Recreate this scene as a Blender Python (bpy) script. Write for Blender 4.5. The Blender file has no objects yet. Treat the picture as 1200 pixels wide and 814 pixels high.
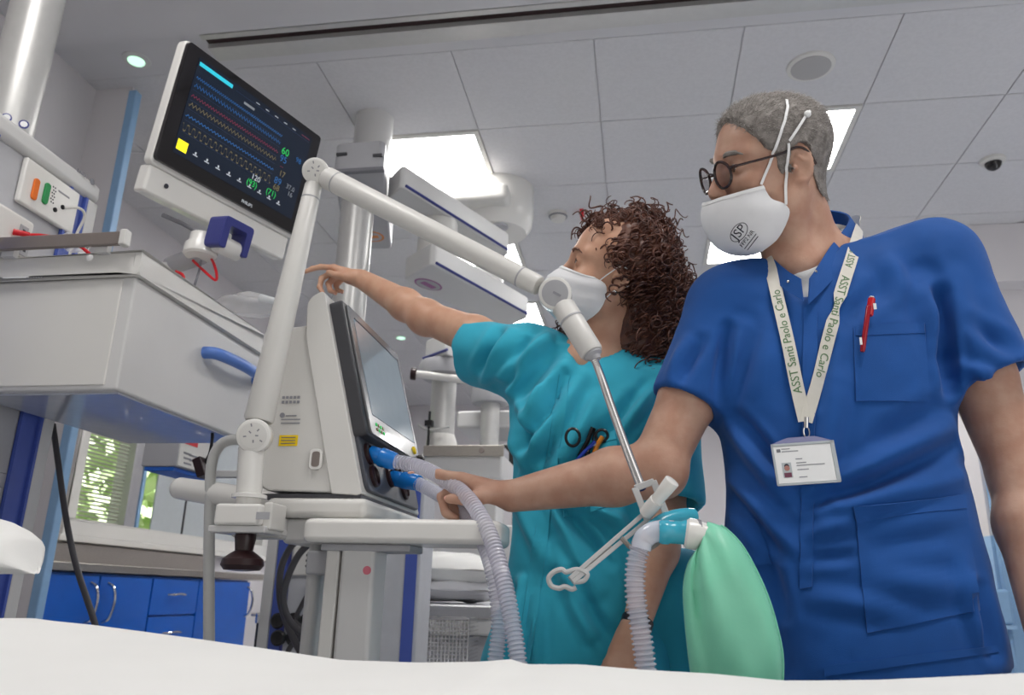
import bpy, math, random
import numpy as np
from mathutils import Matrix, Vector
from mathutils.bvhtree import BVHTree

random.seed(7)
RNG = np.random.default_rng(7)
SC = bpy.context.scene
COL = SC.collection

# ------------------------------------------------------------------ camera
CAM_Z = 0.81
FPX, PITCH, ROLL, YAW = 931.85, 0.3023, 0.0255, 0.1633      # for a 1200 x 814 frame
_fw = np.array([-math.sin(YAW) * math.cos(PITCH), math.cos(YAW) * math.cos(PITCH), math.sin(PITCH)])
_r0 = np.array([math.cos(YAW), math.sin(YAW), 0.0])
_u0 = np.cross(_r0, _fw)
_rt = _r0 * math.cos(ROLL) + _u0 * math.sin(ROLL)
_up = _u0 * math.cos(ROLL) - _r0 * math.sin(ROLL)
EYE = np.array([0, 0, CAM_Z])
cam = bpy.data.cameras.new('camera')
cam.sensor_width = 36.0
cam.lens = 36.0 * FPX / 1200.0
cam.clip_start = 0.02
cam.clip_end = 200
cam.dof.use_dof = True
cam.dof.focus_distance = 1.35
cam.dof.aperture_fstop = 7.1
camo = bpy.data.objects.new('camera', cam)
COL.objects.link(camo)
camo.matrix_world = Matrix(((_rt[0], _up[0], -_fw[0], 0), (_rt[1], _up[1], -_fw[1], 0),
                            (_rt[2], _up[2], -_fw[2], CAM_Z), (0, 0, 0, 1)))
SC.camera = camo

# ------------------------------------------------------------------ world, lights, exposure
SC.view_settings.view_transform = 'Standard'
SC.view_settings.look = 'None'
SC.view_settings.gamma = 1.0
SC.view_settings.use_curve_mapping = False
SC.view_settings.exposure = 0.0
world = bpy.data.worlds.new('world')
SC.world = world
world.use_nodes = True
_bg = world.node_tree.nodes['Background']
_bg.inputs[0].default_value = (1.0, 0.985, 0.98, 1)
_bg.inputs[1].default_value = 0.33
SC.cycles.max_bounces = 7
SC.cycles.diffuse_bounces = 4
SC.cycles.sample_clamp_indirect = 4.0


def area_light(name, loc, rot, sx, sy, power, col=(1, 1, 1)):
    l = bpy.data.lights.new(name, 'AREA')
    l.shape = 'RECTANGLE'
    l.size, l.size_y, l.energy, l.color = sx, sy, power, col
    o = bpy.data.objects.new(name, l)
    o.location = loc
    o.rotation_euler = rot
    COL.objects.link(o)
    return o


# unseen fill added behind the camera, and extra unseen lamps over the near bay
area_light('rear_side_fill', (2.6, -2.2, 1.5), (math.radians(90), 0, math.radians(42)), 3.0, 2.0, 26, (1.0, 0.99, 0.98))
area_light('unseen_bay_lamp', (-1.05, 0.8, 2.93), (0, 0, 0), 0.6, 0.6, 15, (1, 0.98, 0.95))
area_light('unseen_bay_lamp.001', (0.75, 0.6, 2.93), (0, 0, 0), 0.6, 0.6, 24, (1, 0.98, 0.95))
_sun = bpy.data.lights.new('sun', 'SUN')
_sun.energy = 13.0
_sun.angle = 0.02
_suno = bpy.data.objects.new('sun', _sun)
_suno.rotation_euler = Vector((0.42, 0.30, 0.86)).to_track_quat('Z', 'Y').to_euler()
COL.objects.link(_suno)


# ------------------------------------------------------------------ pixel -> point helpers (frame 1200 x 814)
def ray(px, py):
    return (px - 600) / FPX * _rt - (py - 407) / FPX * _up + _fw


def P(px, py, Y):
    v = ray(px, py)
    return v * (Y / v[1]) + EYE


def PX(px, py, X):
    v = ray(px, py)
    return v * (X / v[0]) + EYE


def PZ(px, py, z):
    v = ray(px, py)
    return v * ((z - CAM_Z) / v[2]) + EYE


def nrm(v):
    v = np.asarray(v, float)
    return v / (np.linalg.norm(v) + 1e-12)


# ------------------------------------------------------------------ materials
def lin(c):
    return tuple((x / 12.92 if x <= 0.04045 else ((x + 0.055) / 1.055) ** 2.4) for x in c)


def rgb(r, g, b):
    return lin((r / 255, g / 255, b / 255)) + (1,)


def mat(name, col, rough=0.5, metal=0.0, noise=0.0, nscale=30.0, bump=0.0, bscale=200.0, spec=0.5, emit=None, estr=0.0,
        alpha=1.0, trans=0.0, ior=1.45, sheen=0.0, sss=0.0, coat=0.0, col2=None, stretch=None):
    m = bpy.data.materials.new(name)
    m.use_nodes = True
    nt = m.node_tree
    b = nt.nodes['Principled BSDF']
    b.inputs['Base Color'].default_value = col
    b.inputs['Roughness'].default_value = rough
    b.inputs['Metallic'].default_value = metal
    b.inputs['Specular IOR Level'].default_value = spec
    b.inputs['Alpha'].default_value = alpha
    b.inputs['Transmission Weight'].default_value = trans
    b.inputs['IOR'].default_value = ior
    b.inputs['Sheen Weight'].default_value = sheen
    b.inputs['Coat Weight'].default_value = coat
    if sss:
        b.inputs['Subsurface Weight'].default_value = sss
        b.inputs['Subsurface Radius'].default_value = (0.012, 0.005, 0.003)
        b.inputs['Subsurface Scale'].default_value = 0.6
    if emit is not None:
        b.inputs['Emission Color'].default_value = emit
        b.inputs['Emission Strength'].default_value = estr
    tc = None
    if noise or bump or col2 is not None:
        tc = nt.nodes.new('ShaderNodeTexCoord')
        src = tc.outputs['Object']
        if stretch:
            mp = nt.nodes.new('ShaderNodeMapping')
            mp.inputs['Scale'].default_value = stretch
            nt.links.new(src, mp.inputs['Vector'])
            src = mp.outputs['Vector']
    if noise or col2 is not None:
        n = nt.nodes.new('ShaderNodeTexNoise')
        n.inputs['Scale'].default_value = nscale
        n.inputs['Detail'].default_value = 4
        nt.links.new(src, n.inputs['Vector'])
        r = nt.nodes.new('ShaderNodeMix')
        r.data_type = 'RGBA'
        if col2 is None:
            r.inputs[6].default_value = tuple(max(0, c * (1 - noise)) for c in col[:3]) + (1,)
            r.inputs[7].default_value = tuple(min(1, c * (1 + noise)) for c in col[:3]) + (1,)
        else:
            r.inputs[6].default_value = col
            r.inputs[7].default_value = col2
        cr = nt.nodes.new('ShaderNodeMapRange')
        cr.inputs[1].default_value = 0.35
        cr.inputs[2].default_value = 0.65
        nt.links.new(n.outputs[0], cr.inputs[0])
        nt.links.new(cr.outputs[0], r.inputs[0])
        nt.links.new(r.outputs[2], b.inputs['Base Color'])
    if bump:
        n2 = nt.nodes.new('ShaderNodeTexNoise')
        n2.inputs['Scale'].default_value = bscale
        n2.inputs['Detail'].default_value = 3
        nt.links.new(src, n2.inputs['Vector'])
        bp = nt.nodes.new('ShaderNodeBump')
        bp.inputs['Strength'].default_value = bump
        bp.inputs['Distance'].default_value = 0.002
        nt.links.new(n2.outputs[0], bp.inputs['Height'])
        nt.links.new(bp.outputs['Normal'], b.inputs['Normal'])
    return m


M = {}
M['wall'] = mat('wall_paint', rgb(212, 208, 210), 0.75, noise=0.02, nscale=3, bump=0.05, bscale=120)
M['wall_blue'] = mat('wall_blue_paint', rgb(150, 185, 220), 0.5, noise=0.02, nscale=3)
M['plaster'] = mat('ceiling_plaster', rgb(206, 205, 208), 0.85, noise=0.015, nscale=4, bump=0.05, bscale=150)
M['tile'] = mat('ceiling_tile', rgb(208, 207, 210), 0.8, noise=0.03, nscale=60, bump=0.15, bscale=350)
M['grid'] = mat('ceiling_grid', rgb(150, 150, 152), 0.7, noise=0.03)
M['floor'] = mat('floor_vinyl', rgb(186, 188, 192), 0.35, noise=0.06, nscale=25)
M['guard'] = mat('corner_guard', rgb(138, 175, 212), 0.45, noise=0.02)
M['white'] = mat('white_plastic', rgb(212, 210, 206), 0.38, noise=0.012, nscale=8, bump=0.03, bscale=400)
M['white_gloss'] = mat('white_gloss_plastic', rgb(222, 220, 216), 0.22, noise=0.01, nscale=6)
M['offwhite'] = mat('off_white_enamel', rgb(205, 204, 203), 0.35, noise=0.015, nscale=8)
M['grey'] = mat('light_grey_plastic', rgb(168, 168, 172), 0.45, noise=0.02, nscale=15)
M['midgrey'] = mat('mid_grey_plastic', rgb(120, 120, 126), 0.45, noise=0.03, nscale=15)
M['dgrey'] = mat('dark_grey_plastic', rgb(66, 66, 70), 0.4, noise=0.04, nscale=20)
M['black'] = mat('black_plastic', rgb(22, 21, 24), 0.3, noise=0.05, nscale=20)
M['blackglass'] = mat('black_glass', rgb(18, 14, 18), 0.12, coat=0.3, noise=0.02)
M['brownblack'] = mat('dark_brown_plastic', rgb(44, 24, 26), 0.3, noise=0.06, nscale=20)
M['navy'] = mat('navy_plastic', rgb(52, 58, 128), 0.35, noise=0.03, nscale=20)
M['channel'] = mat('blue_channel', rgb(72, 92, 172), 0.4, noise=0.03, nscale=12)
M['handle_blue'] = mat('blue_handle_plastic', rgb(92, 130, 205), 0.35, noise=0.02)
M['cab_blue'] = mat('cabinet_blue_laminate', rgb(14, 92, 190), 0.35, noise=0.03, nscale=10)
M['steel'] = mat('brushed_steel', rgb(176, 170, 162), 0.28, 1.0, noise=0.06, nscale=40, stretch=(1, 1, 12))
M['alu'] = mat('anodised_aluminium', rgb(196, 196, 198), 0.35, 1.0, noise=0.03, nscale=30)
M['chrome'] = mat('chrome', rgb(215, 213, 212), 0.12, 1.0, noise=0.02)
M['rail'] = mat('taupe_rail_metal', rgb(150, 140, 134), 0.42, 0.75, noise=0.03, nscale=20)
M['column'] = mat('column_metal_paint', rgb(196, 195, 193), 0.34, 0.35, noise=0.02)
M['sheet'] = mat('white_sheet', rgb(244, 243, 240), 0.85, noise=0.015, nscale=6, bump=0.15, bscale=600, sheen=0.2)
M['linen'] = mat('grey_white_linen', rgb(214, 214, 218), 0.85, noise=0.03, nscale=10, bump=0.1, bscale=300)
M['orange'] = mat('orange_plastic', rgb(226, 112, 30), 0.35, noise=0.03)
M['green'] = mat('green_plastic', rgb(36, 140, 76), 0.35, noise=0.03)
M['red'] = mat('red_rubber', rgb(200, 20, 34), 0.35, noise=0.04)
M['yellow'] = mat('yellow_label', rgb(240, 205, 20), 0.5, noise=0.02)
M['ink'] = mat('dark_ink', rgb(50, 50, 60), 0.7, noise=0.02)
M['ink_soft'] = mat('soft_grey_ink', rgb(140, 140, 146), 0.7, noise=0.02)
M['ink_green'] = mat('green_ink', rgb(90, 125, 85), 0.7, noise=0.02)
M['copper'] = mat('copper_logo', rgb(206, 128, 64), 0.5, noise=0.03)
M['mauve'] = mat('mauve_logo', rgb(150, 90, 140), 0.5, noise=0.03)
M['cable'] = mat('grey_cable_rubber', rgb(70, 68, 72), 0.5, noise=0.04)
M['conduit'] = mat('pale_grey_conduit', rgb(188, 188, 186), 0.4, noise=0.02)
M['lamp'] = mat('lamp_diffuser', rgb(250, 250, 250), 0.6, emit=(1, 0.985, 0.96, 1), estr=17.0, noise=0.001)
M['spot'] = mat('green_white_spot', rgb(230, 255, 235), 0.5, emit=(0.55, 1, 0.72, 1), estr=1.1, noise=0.001)
M['paper'] = mat('white_paper', rgb(235, 235, 235), 0.8, noise=0.01)
M['glass'] = mat('window_glass', (1, 1, 1, 1), 0.0, trans=1.0, ior=1.02, spec=0.5, noise=0.001)
M['frost'] = mat('frosted_panel', rgb(178, 184, 188), 0.5, noise=0.02)
M['skirt'] = mat('grey_skirting', rgb(120, 130, 145), 0.5, noise=0.03)

# ------------------------------------------------------------------ object tree
ORG = {}


def thing(name, label, cat, loc, group=None):
    o = bpy.data.objects.new(name, None)
    o.empty_display_size = 0.05
    o.location = tuple(float(x) for x in loc)
    COL.objects.link(o)
    o['label'] = label
    o['category'] = cat
    if group:
        o['group'] = group
    ORG[o] = np.array(loc, float)
    return o


def tag(o, label, cat, group=None):
    o['label'] = label
    o['category'] = cat
    if group:
        o['group'] = group
    return o


def put(name, me, m, parent=None, org=None):
    """link mesh (already in world coordinates, numpy verts) as one object"""
    o = bpy.data.objects.new(name, me)
    COL.objects.link(o)
    if m is not None:
        me.materials.append(m)
    if parent is not None:
        o.parent = parent
    return o


class MB:
    """collects simple shapes in world coordinates and links them as ONE mesh object"""

    def __init__(self):
        self.v, self.f, self.n = [], [], 0

    def add(self, v, f):
        v = np.asarray(v, float).reshape(-1, 3)
        self.v.append(v)
        self.f += [tuple(i + self.n for i in q) for q in f]
        self.n += len(v)
        return self

    def box(self, x0, x1, y0, y1, z0, z1):
        v = [(x, y, z) for x in (x0, x1) for y in (y0, y1) for z in (z0, z1)]
        return self.add(v, [(0, 1, 3, 2), (4, 6, 7, 5), (0, 4, 5, 1), (2, 3, 7, 6), (0, 2, 6, 4), (1, 5, 7, 3)])

    def obox(self, c, h, ax=None):
        """oriented box, centre c, half sizes h, axes rows ax"""
        ax = np.eye(3) if ax is None else np.asarray(ax)
        c = np.asarray(c, float)
        v = [c + sx * h[0] * ax[0] + sy * h[1] * ax[1] + sz * h[2] * ax[2] for sx in (-1, 1) for sy in (-1, 1) for sz in (-1, 1)]
        return self.add(v, [(0, 1, 3, 2), (4, 6, 7, 5), (0, 4, 5, 1), (2, 3, 7, 6), (0, 2, 6, 4), (1, 5, 7, 3)])

    def hexa(self, a, b):
        """two quads (4 points each) joined into a solid"""
        return self.add(list(a) + list(b), [(0, 1, 2, 3), (7, 6, 5, 4), (0, 4, 5, 1), (1, 5, 6, 2), (2, 6, 7, 3), (3, 7, 4, 0)])

    def lathe(self, p0, axis, prof, n=20, cap=True):
        p0 = np.asarray(p0, float)
        a = nrm(axis)
        u = nrm(np.cross(a, [0.31, 0.2, 0.93] if abs(a[2]) < 0.9 else [1, 0, 0]))
        w = np.cross(a, u)
        th = np.arange(n) * 2 * math.pi / n
        ring = np.cos(th)[:, None] * u + np.sin(th)[:, None] * w
        v = np.concatenate([p0 + a * t + ring * max(r, 1e-5) for t, r in prof])
        f = []
        for i in range(len(prof) - 1):
            for j in range(n):
                k = (j + 1) % n
                f.append((i * n + j, i * n + k, (i + 1) * n + k, (i + 1) * n + j))
        if cap:
            f.append(tuple(range(n))[::-1])
            f.append(tuple((len(prof) - 1) * n + j for j in range(n)))
        return self.add(v, f)

    def cyl(self, p0, p1, r0, r1=None, n=20, rim=0.0):
        p0, p1 = np.asarray(p0, float), np.asarray(p1, float)
        L = np.linalg.norm(p1 - p0)
        r1 = r0 if r1 is None else r1
        if rim:
            return self.lathe(p0, p1 - p0, [(0, r0 - rim), (rim * .3, r0 - rim * .3), (rim, r0), (L - rim, r1), (L - rim * .3, r1 - rim * .3), (L, r1 - rim)], n)
        return self.lathe(p0, p1 - p0, [(0, r0), (L, r1)], n)

    def tube(self, pts, r, n=8, cap=True, closed=False, flat=None):
        pts = np.asarray(pts, float)
        N = len(pts)
        r = np.broadcast_to(np.asarray(r, float), (N,))
        if closed:
            t = np.roll(pts, -1, 0) - np.roll(pts, 1, 0)
        else:
            t = np.gradient(pts, axis=0)
        t /= np.linalg.norm(t, axis=1)[:, None] + 1e-12
        u = np.cross(t[0], [0.12, 0.3, 0.95])
        if np.linalg.norm(u) < 0.1:
            u = np.cross(t[0], [1, 0, 0])
        u = nrm(u)
        th = np.arange(n) * 2 * math.pi / n
        v = []
        for i in range(N):
            u = nrm(u - t[i] * (u @ t[i]))
            w = np.cross(t[i], u)
            v.append(pts[i] + (np.cos(th)[:, None] * u + np.sin(th)[:, None] * w) * r[i])
        f = []
        for i in range(N if closed else N - 1):
            a, b = i * n, ((i + 1) % N) * n
            for j in range(n):
                k = (j + 1) % n
                f.append((a + j, a + k, b + k, b + j))
        if cap and not closed:
            f.append(tuple(range(n))[::-1])
            f.append(tuple((N - 1) * n + j for j in range(n)))
        return self.add(np.concatenate(v), f)

    def prism(self, poly, o, ex, ey, depth):
        """2-D outline poly extruded; o origin, ex ey axes, depth vector"""
        o, ex, ey, depth = [np.asarray(a, float) for a in (o, ex, ey, depth)]
        p = np.asarray(poly, float)
        a = o + p[:, :1] * ex + p[:, 1:] * ey
        n = len(p)
        f = [tuple(range(n)), tuple(range(2 * n - 1, n - 1, -1))]
        f += [(i, i + n, (i + 1) % n + n, (i + 1) % n) for i in range(n)]
        return self.add(np.concatenate([a, a + depth]), f)

    def grid(self, g, wrapu=False):
        g = np.asarray(g, float)
        a, b = g.shape[:2]
        f = []
        for i in range(a if wrapu else a - 1):
            for j in range(b - 1):
                k = (i + 1) % a
                f.append((i * b + j, k * b + j, k * b + j + 1, i * b + j + 1))
        return self.add(g.reshape(-1, 3), f)

    def slab(self, g, off):
        """closed slab from a grid of points and an offset grid (same shape or a vector)"""
        g = np.asarray(g, float)
        h = g + np.asarray(off, float)
        a, b = g.shape[:2]
        idx = np.arange(a * b).reshape(a, b)
        f = []
        N = a * b
        for i in range(a - 1):
            for j in range(b - 1):
                q = (idx[i, j], idx[i + 1, j], idx[i + 1, j + 1], idx[i, j + 1])
                f.append(tuple(int(x) for x in q))
                f.append(tuple(int(x) + N for x in q[::-1]))
        edge = list(idx[0, :]) + list(idx[1:, -1]) + list(idx[-1, -2::-1]) + list(idx[-2:0:-1, 0])
        for x, y in zip(edge, edge[1:] + edge[:1]):
            f.append((int(x), int(y), int(y) + N, int(x) + N))
        return self.add(np.concatenate([g.reshape(-1, 3), h.reshape(-1, 3)]), f)

    def ball(self, c, r, n=16, m=10, ax=None):
        r = np.broadcast_to(np.asarray(r, float), (3,))
        ax = np.eye(3) if ax is None else np.asarray(ax)
        v = []
        for i in range(m + 1):
            ph = math.pi * i / m
            for j in range(n):
                th = 2 * math.pi * j / n
                q = np.array([math.sin(ph) * math.cos(th), math.sin(ph) * math.sin(th), math.cos(ph)]) * r
                v.append(np.asarray(c) + q @ ax)
        f = [(i * n + j, (i + 1) * n + j, (i + 1) * n + (j + 1) % n, i * n + (j + 1) % n) for i in range(m) for j in range(n)]
        return self.add(v, f)

    def build(self, name, m, parent=None, smooth=38, bevel=0.0, seg=3, fix=True):
        v = np.concatenate(self.v)
        if parent is not None and parent in ORG:
            v = v - ORG[parent]
            org = ORG[parent]
        else:
            org = np.zeros(3)
        if parent is None:                       # a thing of one mesh: origin at its base
            org = np.array([(v[:, 0].min() + v[:, 0].max()) / 2, (v[:, 1].min() + v[:, 1].max()) / 2, v[:, 2].min()])
            v = v - org
        me = bpy.data.meshes.new(name)
        me.from_pydata(v.tolist(), [], self.f)
        if fix:
            import bmesh
            bm = bmesh.new()
            bm.from_mesh(me)
            bmesh.ops.remove_doubles(bm, verts=bm.verts, dist=1e-6)
            bmesh.ops.recalc_face_normals(bm, faces=bm.faces)
            bm.to_mesh(me)
            bm.free()
        o = put(name, me, m, parent)
        if parent is None:
            o.location = tuple(org)
        ORG[o] = org
        if smooth:
            me.polygons.foreach_set('use_smooth', [True] * len(me.polygons))
            me.set_sharp_from_angle(angle=math.radians(smooth))
        if bevel:
            md = o.modifiers.new('bevel', 'BEVEL')
            md.width = bevel
            md.segments = seg
            md.limit_method = 'ANGLE'
            md.angle_limit = math.radians(35)
            md.harden_normals = True
        return o


def child_org(o, parent):
    return ORG[parent]


def struct(o):
    o['kind'] = 'structure'
    return o


def rpoly(pts, r, n=5):
    """round the corners of a polygon"""
    pts = [np.asarray(p, float) for p in pts]
    out = []
    N = len(pts)
    rr = r if hasattr(r, '__len__') else [r] * N
    for i in range(N):
        p, a, b = pts[i], pts[i - 1], pts[(i + 1) % N]
        da, db = nrm(a - p), nrm(b - p)
        q = min(rr[i], np.linalg.norm(a - p) * .49, np.linalg.norm(b - p) * .49)
        if q <= 0:
            out.append(p)
            continue
        s, e = p + da * q, p + db * q
        for k in range(n + 1):
            t = k / n
            out.append((1 - t) ** 2 * s + 2 * t * (1 - t) * p + t * t * e)
    return out


def spline(pts, n=40):
    """Catmull-Rom through pts"""
    p = np.asarray(pts, float)
    p = np.vstack([2 * p[0] - p[1], p, 2 * p[-1] - p[-2]])
    out = []
    segs = len(p) - 3
    for s in np.linspace(0, segs - 1e-9, n):
        i = int(s)
        t = s - i
        a, b, c, d = p[i:i + 4]
        out.append(0.5 * ((2 * b) + (c - a) * t + (2 * a - 5 * b + 4 * c - d) * t * t + (3 * b - a - 3 * c + d) * t ** 3))
    return np.array(out)


def resample(p, n):
    p = np.asarray(p, float)
    s = np.r_[0, np.cumsum(np.linalg.norm(np.diff(p, axis=0), axis=1))]
    t = np.linspace(0, s[-1], n)
    return np.stack([np.interp(t, s, p[:, k]) for k in range(p.shape[1])], 1)


def text(s, size, o, ex, ey, m, parent, name='lettering', align='LEFT', ext=0.0004, fn=None, bold=0.0):
    """lettering as real thin geometry; o origin, ex ey unit axes; fn maps (u, v, w) to a point instead"""
    cu = bpy.data.curves.new('t', 'FONT')
    cu.body = s
    cu.size = size
    cu.extrude = ext
    cu.offset = bold
    cu.align_x = align
    cu.align_y = 'CENTER'
    cu.resolution_u = 3
    ob = bpy.data.objects.new('t', cu)
    me = bpy.data.meshes.new_from_object(ob)
    v = np.zeros(len(me.vertices) * 3)
    me.vertices.foreach_get('co', v)
    v = v.reshape(-1, 3)
    if fn is None:
        ex, ey = nrm(ex), nrm(ey)
        ez = np.cross(ex, ey)
        w = np.asarray(o) + v[:, :1] * ex + v[:, 1:2] * ey + v[:, 2:] * ez
    else:
        w = fn(v)
    f = [tuple(p.vertices) for p in me.polygons]
    bpy.data.objects.remove(ob)
    bpy.data.curves.remove(cu)
    bpy.data.meshes.remove(me)
    mb = MB()
    mb.add(w, f)
    return mb.build(name, m, parent, smooth=0, fix=False)


def copy_tree(o, loc=None, parent=None):
    c = o.copy()
    COL.objects.link(c)
    if parent is not None:
        c.parent = parent
    if loc is not None:
        c.location = loc
    for ch in list(o.children):
        copy_tree(ch, None, c)
    return c
# =================================================================== ROOM
CEIL = 3.0


class Frame:
    def __init__(s, o, yaw=0, tilt=0, roll=0):
        s.o = np.asarray(o, float)
        R = Matrix.Rotation(yaw, 3, 'Z') @ Matrix.Rotation(tilt, 3, 'X') @ Matrix.Rotation(roll, 3, 'Y')
        s.R = np.array(R)
        s.x, s.y, s.z = s.R[:, 0], s.R[:, 1], s.R[:, 2]

    def p(s, x, y, z):
        return s.o + s.R @ np.array([x, y, z], float)

    def box(s, mb, x0, x1, y0, y1, z0, z1):
        return mb.obox(s.p((x0 + x1) / 2, (y0 + y1) / 2, (z0 + z1) / 2), (abs(x1 - x0) / 2, abs(y1 - y0) / 2, abs(z1 - z0) / 2), s.R.T)


struct(MB().box(-3.3, 4.6, -1.6, 9.4, -0.1, 0.0).build('floor', M['floor'], smooth=0))
ceiling = struct(MB().box(-3.3, 4.6, 2.752, 9.4, 3.007, 3.1).box(-2.6, 4.6, 2.47, 2.752, 3.0, 3.1).box(-2.6, 4.6, -0.6, 2.47, 2.955, 3.1)
                 .build('ceiling', M['plaster'], smooth=0))
GX = [0.4537 + 0.6 * i for i in range(-6, 7)]
GY = [2.752 + 0.6 * i for i in range(0, 11)]
LIGHTS = [(-1.3463, 3.352), (0.4537, 3.352), (0.4537, 4.552), (-1.3463, 4.552), (-1.3463, 5.752), (0.4537, 5.752), (-1.3463, 6.952), (0.4537, 6.952)]  # last four are unseen, kept as light sources for the far ward
tile_me = None
for gx in GX:
    for gy in GY:
        if any(abs(gx - a) < .01 and abs(gy - b) < .01 for a, b in LIGHTS):
            continue
        if gx < -2.9 and gy < 2.7:
            continue
        if gx > 1.9 and gy > 4.3:
            continue
        if tile_me is None:
            mb = MB().box(0.003, 0.597, 0.003, 0.597, 3.0, 3.0065)
            v = np.concatenate(mb.v) - ORG[ceiling]
            tile_me = bpy.data.meshes.new('ceiling_tile')
            tile_me.from_pydata(v.tolist(), [], mb.f)
            tile_me.materials.append(M['tile'])
        o = bpy.data.objects.new('ceiling_tile', tile_me)
        COL.objects.link(o)
        o.parent = ceiling
        o.location = (gx, gy, 0)
struct(MB().box(-1.75, 4.6, 2.575, 2.66, 2.972, 2.999).box(-1.75, 4.6, 2.50, 2.528, 2.976, 2.999).build('trim_1', M['column'], smooth=0))
struct(MB().box(-1.75, 4.6, 2.529, 2.574, 2.994, 2.999).build('trim_2', M['brownblack'], smooth=0))

LAB = {0: 'glaring square ceiling light above the metal pendant pole', 1: 'square ceiling light behind the grey-haired man\'s head',
       2: 'square ceiling light showing below the white mask of the man', 3: 'second row ceiling light half hidden by pendant arms',
       4: 'unseen left far ceiling light over the back of the ward', 5: 'unseen right far ceiling light over the back of the ward',
       6: 'unseen left farthest ceiling light near the back wall', 7: 'unseen right farthest ceiling light near the back wall'}
for i, (a, b) in enumerate(LIGHTS):
    t = thing('ceiling_light', LAB[i], 'ceiling light', (a + .3, b + .3, 2.985), 'square ceiling lights')
    MB().box(a + .03, a + .57, b + .03, b + .57, 3.0, 3.006).build('diffuser', M['lamp'], t, smooth=0)
    f = MB()
    for q in ((a + .004, a + .03, b + .004, b + .596), (a + .57, a + .596, b + .004, b + .596), (a + .03, a + .57, b + .004, b + .03), (a + .03, a + .57, b + .57, b + .596)):
        f.box(*q, 2.992, 3.006)
    f.build('frame', M['white'], t, smooth=0)

# walls
struct(MB().box(-2.75, -2.45, -0.6, 2.82, 0, 3.0).box(-2.75, -2.262, 2.82, 2.85, 0, 3.0).box(-3.3, -2.75, 2.82, 2.95, 0, 3.0).build('wall_left', M['wall'], smooth=0))
struct(MB().box(-2.275, -2.235, 2.812, 2.856, 0.0, 2.98).build('trim_3', M['guard'], smooth=0, bevel=0.006))
struct(MB().box(-3.2, 4.6, 9.2, 9.35, 0, 3.02).build('wall_back', M['wall'], smooth=0))
# right-hand wall block with soffit, blue lower half and corner guard
xw = 1.9
zb = P(1140, 627, 4.85)[2]
wr_ = struct(MB().box(xw, 4.6, 4.85, 5.0, zb, 3.0).box(xw, xw + .15, 5.0, 9.2, zb, 3.0).build('wall_right', M['wall'], smooth=0))
struct(MB().box(xw, 4.6, 4.85, 5.0, 0, zb).box(xw, xw + .15, 5.0, 9.2, 0, zb).build('wall_right.001', M['wall_blue'], smooth=0))
xs = P(1157, 527, 4.83)[0]
struct(MB().box(xs - .03, xs + .06, 4.80, 4.849, 0, 2.62).build('trim_4', M['guard'], smooth=0, bevel=0.008))
xsf = P(1137, 280, 4.7)[0]
struct(MB().box(xsf, 4.6, 4.70, 4.85, 2.63, 2.999).build('trim_5', M['wall'], smooth=0, bevel=0.004))

# window wall on the far left
WX = -3.0
y0w, y1w, z0w, z1w = PX(83, 608, WX)[1], 6.1, PX(222, 628, WX)[2], 2.25
wl = MB()
wl.box(WX - .2, WX, 2.95, y0w - .08, 0, 3.02).box(WX - .2, WX, y1w + .08, 9.2, 0, 3.02)
wl.box(WX - .2, WX, y0w - .08, y1w + .08, 0, z0w - .08).box(WX - .2, WX, y0w - .08, y1w + .08, z1w + .08, 3.02)
struct(wl.build('wall_left.001', M['wall'], smooth=0))
win = thing('window_1', '', '', (WX, (y0w + y1w) / 2, z0w))
for k in ('label', 'category'):
    del win[k]
win['kind'] = 'structure'
fr = MB()
fr.box(WX - .12, WX + .03, y0w - .08, y1w + .08, z0w - .08, z0w).box(WX - .12, WX + .03, y0w - .08, y1w + .08, z1w, z1w + .08)
fr.box(WX - .12, WX + .03, y0w - .08, y0w, z0w, z1w).box(WX - .12, WX + .03, y1w, y1w + .08, z0w, z1w)
fr.build('window_frame', M['white_gloss'], win, smooth=0, bevel=0.006)
MB().box(WX - .02, WX + .07, y0w - .15, y1w + .15, z0w - .115, z0w - .08).build('window_sill', M['white_gloss'], win, smooth=0, bevel=0.006)
MB().box(WX - .072, WX - .066, y0w, y1w, z0w, z1w).build('pane', M['glass'], win, smooth=0)
ym = PX(148, 615, WX)[1]
MB().box(WX - .10, WX + .02, ym - .05, ym + .05, z0w, z1w).build('mullion', M['alu'], win, smooth=0, bevel=0.006)
MB().box(WX - .10, WX + .025, ym + .055, ym + .085, z0w, z1w).build('mullion_edge', M['guard'], win, smooth=0, bevel=0.004)
yb = PX(188, 600, WX)[1]
MB().box(WX - .06, WX - .05, yb, y1w, z0w, z1w).build('frosted_panel', M['frost'], win, smooth=0)
yk = PX(224, 600, WX)[1]
MB().box(WX - .05, WX - .045, yk - .008, yk + .008, z0w, z1w).build('gasket', M['black'], win, smooth=0)
bl = MB()
for k in range(52):
    z = z0w + .012 + k * .0215
    if z < z1w:
        bl.obox((WX - .03, (y0w + ym) / 2 - .02, z), (.0075, (ym - y0w) / 2 - .03, .0005), [[.86, 0, .51], [0, 1, 0], [-.51, 0, .86]])
o = bl.build('blind', M['white_gloss'], win, smooth=0)
o['kind'] = 'stuff'
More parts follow.
